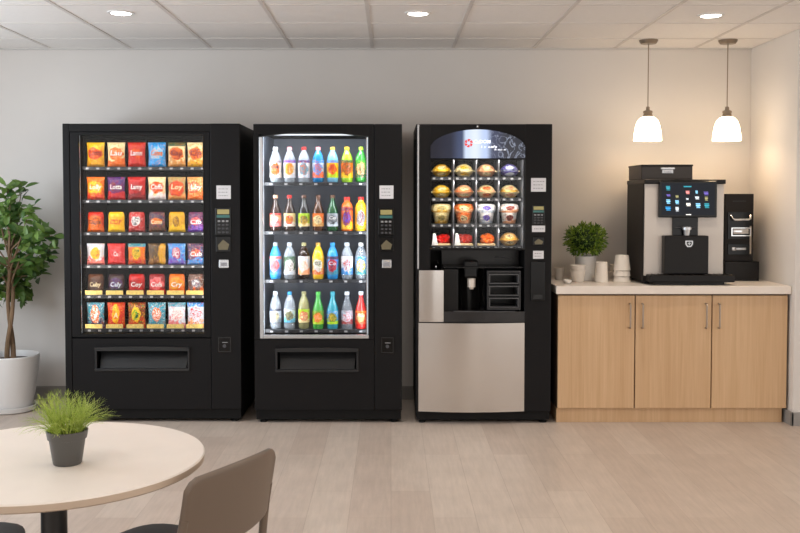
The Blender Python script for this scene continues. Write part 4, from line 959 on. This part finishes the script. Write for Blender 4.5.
# screen
SY = QY-0.035
sx0, sx1, sz0, sz1 = R(659.5, 717, 181, 217.6, SY)
sc = obj('touchscreen', bx(sx0, sx1, SY, SY+0.034, sz0, sz1, bev=0.006), M_gloss, t5)
obj('screen_glass', bx(sx0+0.016, sx1-0.016, SY-0.001, SY+0.001, sz0+0.016, sz1-0.014), mat('lit_screen', srgb(8, 14, 26), 0.1, emit=0.15, spec=0.2, ecol=srgb(14, 22, 38)), sc)
icons = [(668, 188, 5.5, 5, 'teal'), (668.3, 195.3, 5, 2.5, 'violet'), (668.2, 201.5, 5.5, 5, 'lblue'), (668, 208.5, 7, 4.5, 'blue'),
         (677, 196.5, 4, 3, 'olive'), (677, 202, 5, 4.5, 'lblue'), (677, 209, 4.5, 5, 'pale'),
         (687.5, 192.3, 5, 3.6, 'pink'), (687.3, 199, 3.5, 2, 'pale'), (688.3, 204.5, 6, 3.6, 'white'),
         (696.5, 192, 3.2, 3.6, 'lblue'), (697, 197.8, 5.5, 3.4, 'pale'), (698, 205.5, 6.2, 5.5, 'lblue'),
         (706, 193.3, 6, 4, 'violet'), (706.3, 198.6, 4, 4.5, 'olive'), (706.7, 205.5, 6.5, 5.5, 'teal'), (687.5, 186.6, 9, 1.3, 'teal'), (688.5, 214.6, 6, 1, 'white')]
for i, (px, py, w_, h_, c) in enumerate(icons):
    x, z = at(px, py, SY); W = w_/157*0.43; H = h_/157*0.45
    bm = bmesh.new()
    if i >= 16: box(bm, x-W, x+W, SY-0.0018, SY-0.0010, z-H, z+H)
    else:
        box(bm, x-W*0.9, x+W*0.8, SY-0.0018, SY-0.0010, z+H*0.55, z+H*0.9)
        prism(bm, [(x-W*0.7, z+H*0.4), (x+W*0.7, z+H*0.4), (x+W, z), (x+W*0.5, z-H*0.5), (x-W*0.5, z-H*0.5), (x-W*0.9, z)], SY-0.0018, SY-0.0010)
        box(bm, x-W*0.6, x+W*0.9, SY-0.0018, SY-0.0010, z-H, z-H*0.7)
    obj('drink_icon', bm, mat('icon_'+c, K[c], 0.5, emit=0.85), sc)
# neck and spout
nx0, nx1, nz0, nz1 = R(673, 698, 215, 237, QY-0.02)
nk = obj('brew_head', bx(nx0, nx1, QY-0.02, QY+0.005, nz0-0.01, nz1, bev=0.003), M_gloss, t5)
px_, pz_ = at(686.8, 231, QY-0.05)
bm = bmesh.new(); lathe(bm, [(0.0, -0.028), (0.017, -0.028), (0.021, 0.006), (0.028, 0.008), (0.028, 0.024), (0.020, 0.03), (0, 0.03)], px_, QY-0.05, pz_, n=20); o = obj('spout', bm, M_silver, nk, True); o['label'] = 'silver coffee spout'
bm = bmesh.new(); tube(bm, [(px_-0.07, QY-0.024, pz_+0.02), (px_+0.06, QY-0.024, pz_+0.02)], 0.004, 8); obj('spout_rail', bm, M_shelf, nk, True)
lx0, lx1, lz0, lz1 = R(665, 708.7, 235.8, 270, QY-0.075)
lb = obj('cup_stand', bx(lx0, lx1, QY-0.072, QY+0.002, CT+0.071, lz1, bev=0.006), M_cofblk, t5)
ex, ez = at(689, 243.5, QY-0.072)
bm = bmesh.new(); N = 20
shield = [(ex-0.024, ez+0.018), (ex+0.024, ez+0.018), (ex+0.024, ez-0.004), (ex+0.012, ez-0.022), (ex-0.012, ez-0.022), (ex-0.024, ez-0.004)]
prism(bm, shield, QY-0.076, QY-0.071); em = obj('badge', bm, M_silver, lb); em['label'] = 'silver shield badge'
bm = bmesh.new(); prism(bm, [(ex+(x-ex)*0.68, ez+(z-ez)*0.68) for x, z in shield], QY-0.0775, QY-0.0755); obj('badge_field', bm, M_cofblk, em)
bm = bmesh.new(); box(bm, ex-0.010, ex+0.010, QY-0.079, QY-0.077, ez-0.002, ez+0.003); box(bm, ex-0.003, ex+0.003, QY-0.079, QY-0.077, ez-0.010, ez+0.008); obj('badge_mark', bm, M_silver, em)
# box on top
GY = 6.17
gx0, gx1, gz0, gz1 = R(641.5, 692.5, 164.5, 178.5, GY)
t6 = thing('storage_box', 'flat dark brown box with silver clasp lying on the coffee machine', 'box', ((gx0+gx1)/2, 6.3, fz1))
M_boxb = mat('box_brown', srgb(46, 40, 37), 0.45)
obj('box_body', bx(gx0, gx1, GY, 6.50, fz1+0.001, gz1-0.010, bev=0.004), M_boxb, t6)
obj('box_lid', bx(gx0-0.003, gx1+0.003, GY-0.004, 6.503, gz1-0.012, gz1, bev=0.003), M_cofblk, t6)
hx, hz = at(667.5, 170.5, GY)
bm = bmesh.new(); box(bm, hx-0.045, hx+0.045, GY-0.010, GY, hz+0.006, hz+0.020, bev=0.003); box(bm, hx-0.036, hx+0.036, GY-0.006, GY, hz-0.020, hz+0.005, bev=0.003); cl = obj('clasp', bm, M_silver, t6); cl['label'] = 'silver clasp'
tb = text_bm('Lusen', 0.03, 0.056, 0.0006); bmesh.ops.translate(tb, verts=tb.verts, vec=(hx, GY-0.0068, hz-0.007)); obj('clasp_lettering', tb, M_ink, cl)

# side unit
UY = 6.36
ux0, ux1, uz0, uz1 = R(725, 753, 193.8, 262, UY)
t7 = thing('side_dispenser', 'narrow black tower unit with stacked silver handles right of coffee machine', 'dispenser', ((ux0+ux1)/2, 6.45, CT))
vx0, vx1, vz0, vz1 = R(725, 759, 261.5, 280, UY-0.03)
obj('base', bx(vx0, vx1, UY-0.03, 6.58, CT+0.001, vz1, bev=0.003), M_cofblk, t7)
obj('body', bx(ux0, ux1, UY, 6.57, vz1-0.001, uz1, bev=0.004), M_cofside, t7)
def Ru(a, b, c, d): return R(a, b, c, d, UY)
a = Ru(733, 746, 200.6, 201.8); obj('top_slot', bx(a[0], a[1], UY-0.002, UY+0.002, a[2], a[3]), M_flap, t7)
for (c0, c1, kind) in ((215, 222, 0), (227.5, 236, 1), (247, 251.5, 2)):
    a = Ru(727.5, 751.2, c0-3, c1+3.2)
    dw = obj('drawer', bx(a[0], a[1], UY-0.006, UY+0.001, a[2], a[3], bev=0.002), M_gloss, t7)
    a = Ru(730.5, 750, c0, c1)
    bm = bmesh.new()
    if kind == 0:
        zc = (a[2]+a[3])/2
        tube(bm, [(a[0], UY-0.005, a[3]), (a[0]+0.006, UY-0.02, zc), (a[0]+0.02, UY-0.024, zc-0.008), (a[1]-0.02, UY-0.024, zc-0.008), (a[1]-0.006, UY-0.02, zc), (a[1], UY-0.005, a[3])], 0.008, 10)
    elif kind == 1:
        ring(bm, a[0], a[1], a[2], a[3], a[0]+0.008, a[1]-0.008, a[2]+0.006, a[3]-0.006, UY-0.018, UY-0.005); box(bm, a[0]+0.015, a[1]-0.012, UY-0.012, UY-0.005, a[2]+0.014, a[3]-0.010, bev=0.003)
    else:
        box(bm, a[0]+0.004, a[0]+0.03, UY-0.014, UY-0.005, a[2]+0.006, a[3], bev=0.003); box(bm, a[0]+0.034, a[1]-0.03, UY-0.010, UY-0.005, a[2]+0.010, a[3]-0.004, bev=0.002)
    o = obj('handle', bm, M_chrome if kind < 2 else M_silver, dw, True); o['label'] = 'silver handle'
bm = bmesh.new(); a = Ru(749.5, 750.8, 226, 254); box(bm, a[0], a[1], UY-0.009, UY-0.005, a[2], a[3], bev=0.001); obj('side_bar', bm, M_steelh, t7)

# cups
def cup_mesh(h, r0, r1, x, y, z, inverted=False, rim=True):
    bm = bmesh.new()
    if inverted: P = [(r1, 0.0), (r1+0.0025, 0.003), (r1, 0.006), (r0, h-0.003), (r0-0.003, h), (r0-0.006, h-0.004), (0.0, h-0.005)]
    else: P = [(0, 0.001), (r0-0.002, 0.0), (r0, 0.003), (r1, h-0.006), (r1+0.0025, h-0.003), (r1, h), (r1-0.003, h-0.004), (r0-0.002, 0.01), (0, 0.009)]
    lathe(bm, P, x, y, z, n=32, caps=False); return bm
def cup(px, py, h, r0, r1, label, inverted=False, z=None, X=None, Y=None):
    if X is None:
        X, Y = at_z(px, py, CT); Y += r0; X = X*(Y/(Y-r0))
        z = CT
    o = obj('paper_cup', cup_mesh(h, r0, r1, X, Y, z, inverted), M_paper, None, True, origin=(X, Y, z))
    return tag(o, label, 'cup', 'white paper cups on the worktop'), X, Y
_, cxB, cyB = cup(577.8, 282.5, 0.082, 0.039, 0.048, 'white paper cup in front of the round shrub pot, lower cup of its nested pair')
cup(0, 0, 0.082, 0.039, 0.048, 'white paper cup nested in another in front of the shrub pot, rim on top', z=CT+0.031, X=cxB, Y=cyB)
cup(601.3, 282.5, 0.134, 0.038, 0.043, 'tall upturned paper cup standing right of the round shrub pot', True)
_, cxE, cyE = cup(621.8, 282.2, 0.10, 0.043, 0.055, 'upturned paper cup at bottom of the tall stack beside coffee machine', True)
cup(0, 0, 0.10, 0.043, 0.055, 'upturned paper cup in the middle of the tall stack beside coffee machine', True, z=CT+0.038, X=cxE, Y=cyE)
cup(0, 0, 0.10, 0.043, 0.055, 'upturned paper cup on top of the tall stack beside coffee machine', True, z=CT+0.077, X=cxE, Y=cyE)
cup(559, 279.8, 0.082, 0.027, 0.031, 'small white cup close beside the hot food machine')
cup(610, 278.5, 0.048, 0.016, 0.018, 'tiny white cup half hidden between two upturned cups')
cup(614.6, 277.3, 0.09, 0.026, 0.031, 'white paper cup hidden behind the tall cup stack')
# small shiny bowl
X, Y = at_z(568.5, 284.0, CT); Y += 0.03
bm = bmesh.new(); lathe(bm, [(0, 0.0), (0.014, 0.0), (0.024, 0.010), (0.030, 0.026), (0.028, 0.026), (0.021, 0.012), (0, 0.006)], X, Y, CT, n=24, caps=False)
o = obj('small_dish', bm, mat('glazed_white', srgb(240, 238, 234), 0.15), None, True, origin=(X, Y, CT)); tag(o, 'tiny shiny white dish left of the nested paper cups', 'dish')
bm = bmesh.new(); X2, Y2 = at_z(558.5, 281.5, CT); lathe(bm, [(0, 0), (0.03, 0), (0.038, 0.008), (0.036, 0.008), (0.0, 0.003)], X2+0.002, Y2+0.005, CT, n=24, caps=False)

# ------------------------------------------------------------------ plants
def leaf(bm, p, d, up, L_, W_, droop=0.25, seg=4):
    d = d.normalized(); s = d.cross(up); 
    if s.length < 1e-3: s = d.cross(Vector((1, 0, 0)))
    s.normalize(); n = s.cross(d).normalized()
    prev = None
    for i in range(seg+1):
        t = i/seg; wv = W_*math.sin(PI*min(1, t*0.92+0.04))**0.8*(1-0.25*t)
        if i == seg: wv = 0.0006
        c = p+d*L_*t-n*droop*L_*t*t
        row = [bm.verts.new(c-s*wv/2+n*wv*0.16), bm.verts.new(c), bm.verts.new(c+s*wv/2+n*wv*0.16)]
        if prev:
            for k in (0, 1):
                f = bm.faces.new([prev[k], prev[k+1], row[k+1], row[k]]); f.smooth = True
        prev = row
def leaf_mat(name, c1, c2, rough=0.4):
    m = bpy.data.materials.new(name); m.use_nodes = True; nt = m.node_tree; p = nt.nodes['Principled BSDF']; L = nt.links.new
    g = nt.nodes.new('ShaderNodeNewGeometry'); cr = nt.nodes.new('ShaderNodeValToRGB'); cr.color_ramp.elements[0].color = c1; cr.color_ramp.elements[1].color = c2
    L(g.outputs['Random Per Island'], cr.inputs[0]); L(cr.outputs[0], p.inputs['Base Color']); p.inputs['Roughness'].default_value = rough
    tr = nt.nodes.new('ShaderNodeBsdfTranslucent'); mx = nt.nodes.new('ShaderNodeMixShader'); mx.inputs[0].default_value = 0.25
    L(cr.outputs[0], tr.inputs[0]); L(p.outputs[0], mx.inputs[1]); L(tr.outputs[0], mx.inputs[2]); L(mx.outputs[0], nt.nodes['Material Output'].inputs[0])
    return m
# potted tree on the left
TX, TY = at(10, 350, 6.36)[0], 6.36
t8 = thing('potted_tree', 'leafy green indoor tree in a round white planter left of snack machine', 'potted plant', (TX, TY, 0))
bm = bmesh.new(); lathe(bm, [(0, 0.0), (0.15, 0.0), (0.165, 0.008), (0.172, 0.038), (0.16, 0.038), (0.15, 0.02)], TX, TY, 0, n=48, caps=False); obj('saucer', bm, M_white, t8, True)
bm = bmesh.new(); lathe(bm, [(0, 0.021), (0.128, 0.021), (0.14, 0.03), (0.158, 0.12), (0.176, 0.24), (0.187, 0.34), (0.189, 0.372), (0.183, 0.378), (0.176, 0.37), (0.172, 0.33), (0.15, 0.12), (0, 0.1)], TX, TY, 0, n=48, caps=False); obj('planter', bm, M_white, t8, True)
bm = bmesh.new(); lathe(bm, [(0.173, 0.335), (0.10, 0.345), (0, 0.35)], TX, TY, 0, n=40, caps=False); obj('soil', bm, M_soil, t8, True)
M_bark = mat('bark', srgb(122, 98, 74), 0.85, noise=(30, 0.25, (1, 1, 0.3)))
for k in range(2):
    bm = bmesh.new(); pts = []
    for i in range(16):
        tt = i/15; a = k*PI+tt*5.0; rr = 0.020*(1-0.3*tt)
        pts.append((TX+rr*math.cos(a)+0.012*tt, TY+rr*math.sin(a), 0.33+0.62*tt))
    tube(bm, pts, 0.019, 8, 0.011); obj('trunk', bm, M_bark, t8, True)
rb = random.Random(11)
tips = []; bm = bmesh.new()
top = Vector((TX+0.01, TY, 0.93))
targets = [(8, 188), (22, 187), (30, 210), (42, 232), (52, 236), (34, 240), (45, 262), (18, 215), (8, 240), (24, 262), (12, 285), (-12, 200), (-30, 215), (-40, 240), (-25, 260), (-10, 275), (0, 220), (30, 285), (10, 205), (50, 250), (36, 250), (2, 296), (-40, 280), (18, 290), (22, 300), (4, 276), (30, 270), (14, 262), (-6, 295), (36, 275), (22, 245)]
for (px, py) in targets:
    Yt = TY+rb.uniform(-0.24, 0.2)
    x, z = at(px, py, Yt); e = Vector((x, Yt, z))
    base = Vector((TX+0.01, TY, rb.uniform(0.78, 1.0)))
    if z > 1.1: base = top+Vector((0, 0, rb.uniform(0, 0.15)))
    mid = (base+e)/2+Vector((rb.uniform(-.02, .02), rb.uniform(-.02, .02), 0.05))
    tube(bm, [base, mid, e], 0.006, 6, 0.002)
    for tt in (0.55, 0.8, 1.0):
        q = base.lerp(e, tt) if tt < 1 else e
        if 0.4 < tt < 0.95: q = q+Vector((0, 0, 0.03))
        tips.append((q, (e-base).normalized()))
tube(bm, [(TX, TY, 0.9), (TX+0.005, TY, 1.15), (TX-0.01, TY, 1.38)], 0.009, 6, 0.003)
obj('branches', bm, M_bark, t8, True)
bm = bmesh.new()
for q, d in tips:
    for k in range(8):
        dd = Vector((rb.gauss(0, 1), rb.gauss(0, 0.6), rb.gauss(0.05, 0.55))).normalized()*0.9+d*0.45
        st = q+Vector((rb.uniform(-.03, .03), rb.uniform(-.03, .03), rb.uniform(-.03, .03)))
        leaf(bm, st, dd, Vector((rb.gauss(0, .5), -0.8, 0.7)), rb.uniform(0.06, 0.092), rb.uniform(0.034, 0.048), 0.25)
obj('foliage', bm, leaf_mat('ficus_leaf', srgb(48, 86, 36), srgb(120, 152, 72), 0.35), t8)
# round shrub on the counter
X, Y = at_z(585.2, 281.0, CT); Y += 0.06; X = X*Y/(Y-0.06)
t9 = thing('potted_shrub', 'ball-shaped green shrub in white pot behind the paper cups', 'potted plant', (X, Y, CT))
bm = bmesh.new(); lathe(bm, [(0, 0.0), (0.058, 0.0), (0.062, 0.004), (0.071, 0.155), (0.072, 0.165), (0.067, 0.165), (0.064, 0.15), (0, 0.148)], X, Y, CT, n=36, caps=False); obj('pot', bm, M_white, t9, True)
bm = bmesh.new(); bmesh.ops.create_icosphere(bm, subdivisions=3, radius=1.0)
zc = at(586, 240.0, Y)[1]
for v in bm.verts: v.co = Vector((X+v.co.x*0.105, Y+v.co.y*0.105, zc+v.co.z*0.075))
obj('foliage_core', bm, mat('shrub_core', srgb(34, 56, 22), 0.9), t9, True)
bm = bmesh.new(); rs = random.Random(5)
for i in range(1300):
    d = Vector((rs.gauss(0, 1), rs.gauss(0, 1), rs.gauss(0, 1))).normalized()
    k = rs.uniform(0.68, 1.0)
    if d.z < -0.9: continue
    q = Vector((X+d.x*0.136*k, Y+d.y*0.136*k, zc+d.z*0.110*k))
    dd = d+Vector((rs.gauss(0, .45), rs.gauss(0, .45), rs.gauss(0.2, .45)))
    leaf(bm, q, dd, Vector((rs.gauss(0, 1), rs.gauss(0, 1), 1)), rs.uniform(0.022, 0.036), rs.uniform(0.011, 0.016), 0.15, 2)
obj('foliage', bm, leaf_mat('boxwood_leaf', srgb(48, 92, 22), srgb(150, 176, 60)), t9)

# ------------------------------------------------------------------ table, chair, grass pot
TZ = 0.74
fx_, fy_ = at_z(46, 418.6, TZ); nx_, ny_ = at_z(46, 511.5, TZ)
tcx = at_z(46, 455, TZ)[0]; tcy = (fy_+ny_)/2; TR = (fy_-ny_)/2
tcx = -0.365*0 + (50-CX)/F*tcy
t10 = thing('round_table', 'round cream-topped cafe table on a black column in the foreground', 'table', (tcx, tcy, 0))
TR = 0.398
bm = bmesh.new(); lathe(bm, [(0, -0.024), (TR-0.006, -0.024), (TR-0.001, -0.020), (TR, -0.004), (TR-0.003, 0.0), (TR-0.004, 0.0), (0, 0.0)], tcx, tcy, TZ, n=96, caps=False)
for f in bm.faces:
    if all(v.co.z < TZ-0.003 for v in f.verts): f.material_index = 1
tp = obj('tabletop', bm, [M_table, M_edge], t10, True)
bm = bmesh.new(); lathe(bm, [(0.034, 0.02), (0.034, TZ-0.03)], tcx, tcy, 0, n=32); obj('column', bm, M_blackmetal, t10, True)
bm = bmesh.new(); lathe(bm, [(0.11, TZ-0.031), (0.11, TZ-0.0245)], tcx, tcy, 0, n=32); obj('top_plate', bm, M_blackmetal, t10, True)
bm = bmesh.new(); lathe(bm, [(0, 0), (0.22, 0), (0.22, 0.008), (0.06, 0.022), (0, 0.024)], tcx, tcy, 0, n=48, caps=False); obj('base', bm, M_blackmetal, t10, True)

# grass pot
gx, gy = at_z(67.5, 463.5, TZ)
t11 = thing('potted_grass', 'small grey pot of feathery bright green grass on the round table', 'potted plant', (gx, gy, TZ))
pr = 0.0535
bm = bmesh.new(); lathe(bm, [(0, 0), (0.0345, 0), (0.0365, 0.003), (0.046, 0.066), (0.0495, 0.067), (0.053, 0.088), (0.0505, 0.089), (0.047, 0.075), (0, 0.07)], gx, gy, TZ+0.0005, n=40, caps=False); obj('pot', bm, M_darkpot, t11, True)
bm = bmesh.new(); lathe(bm, [(0.048, 0.078), (0, 0.082)], gx, gy, TZ, n=24, caps=False); obj('soil', bm, M_soil, t11, True)
bm = bmesh.new(); rg = random.Random(9)
for i in range(190):
    a = rg.uniform(0, 2*PI); r0 = 0.04*math.sqrt(rg.random())
    tilt = rg.uniform(0.1, 1.65)*(0.45+0.55*r0/0.04); L_ = rg.uniform(0.055, 0.102)
    p = Vector((gx+r0*math.cos(a), gy+r0*math.sin(a), TZ+0.079)); a2 = a+rg.gauss(0, 0.5)
    pts = [p]
    for s in range(6):
        tt = tilt*(0.45+0.16*s); pts.append(pts[-1]+Vector((math.sin(tt)*math.cos(a2), math.sin(tt)*math.sin(a2), math.cos(tt)))*L_/6)
    tube(bm, pts, 0.0009, 4, 0.0003)
    for s in range(2, 7):
        for k in range(4):
            b = rg.uniform(0, 2*PI); dr = (pts[s]-pts[s-1]).normalized()
            dd = dr*0.9+Vector((math.cos(b), math.sin(b), rg.uniform(-.3, .6)))*0.6
            leaf(bm, pts[s], dd, Vector((0, 0, 1)), rg.uniform(0.012, 0.022), 0.0034, 0.1, 1)
obj('grass_blades', bm, leaf_mat('grass_leaf', srgb(140, 170, 50), srgb(214, 226, 120)), t11)

# chair: local frame faces +x, backrest at -x
def make_chair(label):
    t = thing('dining_chair', label, 'chair')
    HS = 0.455; TOP = 0.735; XB = -0.20; Wd = 0.375
    bm = bmesh.new(); n = 24; m_ = 6
    out = []
    for k in range(n*2):                 # seat outline, rounded square
        a = 2*PI*k/(n*2); c, s = math.cos(a), math.sin(a); q = (abs(c)**4+abs(s)**4)**-0.25
        out.append((0.21*q*c+0.02, 0.205*q*s))
    prev = None
    for j, (sc_, z) in enumerate([(0.0, HS-0.03), (0.94, HS-0.03), (1.0, HS-0.018), (0.99, HS-0.006), (0.93, HS), (0.5, HS-0.004), (0.0, HS-0.006)]):
        row = [bm.verts.new((0.02+(x-0.02)*max(sc_, 0.001), y*max(sc_, 0.001), z)) for x, y in out]
        if prev:
            for i in range(len(out)): bm.faces.new([prev[i], prev[(i+1) % len(out)], row[(i+1) % len(out)], row[i]])
        prev = row
    bmesh.ops.recalc_face_normals(bm, faces=bm.faces)
    o = obj('seat', bm, M_seat, t, True); o['label'] = 'black seat'
    # backrest shell
    bm = bmesh.new(); NU, NV = 24, 10; g = []
    for j in range(NV+1):
        row = []
        for i in range(NU+1):
            u = -1+2*i/NU; v = j/NV
            zb_ = TOP-0.185-0.012*(1-u*u); zt_ = TOP+0.012*(1-u*u)
            cr_ = max(0, abs(u)-0.82)/0.18
            zt_ -= 0.028*cr_**2.2; zb_ += 0.012*cr_**2
            z = zb_+(zt_-zb_)*v
            x = XB-0.035*(1-u*u)-0.03*v-0.008
            row.append(bm.verts.new((x, u*Wd/2, z)))
        g.append(row)
    for j in range(NV):
        for i in range(NU): bm.faces.new([g[j][i], g[j][i+1], g[j+1][i+1], g[j+1][i]])
    bmesh.ops.recalc_face_normals(bm, faces=bm.faces)
    br = obj('backrest', bm, M_chair, t, True)
    so = br.modifiers.new('thickness', 'SOLIDIFY'); so.thickness = 0.020; so.offset = 0
    be = br.modifiers.new('round', 'BEVEL'); be.width = 0.006; be.segments = 3; be.limit_method = 'ANGLE'
    for s in (-1, 1):
        bm = bmesh.new()
        tube(bm, [(XB-0.026, s*(Wd/2-0.010), TOP-0.10), (XB-0.018, s*(Wd/2-0.009), TOP-0.14), (XB-0.010, s*(Wd/2-0.007), TOP-0.19), (XB+0.004, s*(Wd/2), HS+0.0), (XB-0.01, s*(Wd/2+0.005), HS-0.1), (XB-0.07, s*(Wd/2+0.025), 0.004)], 0.0125, 12, 0.011)
        obj('rear_leg', bm, M_chair, t, True)
        bm = bmesh.new(); tube(bm, [(0.18, s*0.175, HS-0.025), (0.19, s*0.18, HS-0.1), (0.225, s*0.195, 0.004)], 0.0125, 12, 0.010); obj('front_leg', bm, M_chair, t, True)
    bm = bmesh.new(); ring(bm, XB+0.0, 0.19, -Wd/2+0.005, Wd/2-0.005, XB+0.02, 0.17, -Wd/2+0.025, Wd/2-0.025, 0, 0.018)
    for v in bm.verts: v.co = Vector((v.co.x, v.co.z, HS-0.049+v.co.y))
    bmesh.ops.recalc_face_normals(bm, faces=bm.faces)
    obj('seat_frame', bm, M_chair, t)
    return t
ch = make_chair('taupe plastic chair with curved back and black seat, right of round table')
x1_, y1_ = at_z(274, 448.5, 0.73); x2_, y2_ = at_z(186, 484, 0.73)
fa = Vector((-(y1_-y2_), (x1_-x2_))).normalized(); ang = math.atan2(fa.y, fa.x)
mx_, my_ = (x1_+x2_)/2, (y1_+y2_)/2
ch.location = (mx_+fa.x*0.24, my_+fa.y*0.24, 0); ch.rotation_euler = (0, 0, ang)
print('CHAIR', x1_, y1_, x2_, y2_, math.degrees(ang))
c2 = ch.copy(); COL.objects.link(c2)
for c in list(ch.children):
    k = c.copy(); COL.objects.link(k); k.parent = c2
c2['label'] = 'chair of which only a black seat edge shows at far left below the tabletop'
c2.location = (-1.275, 2.62, 0); c2.rotation_euler = (0, 0, 0.25)
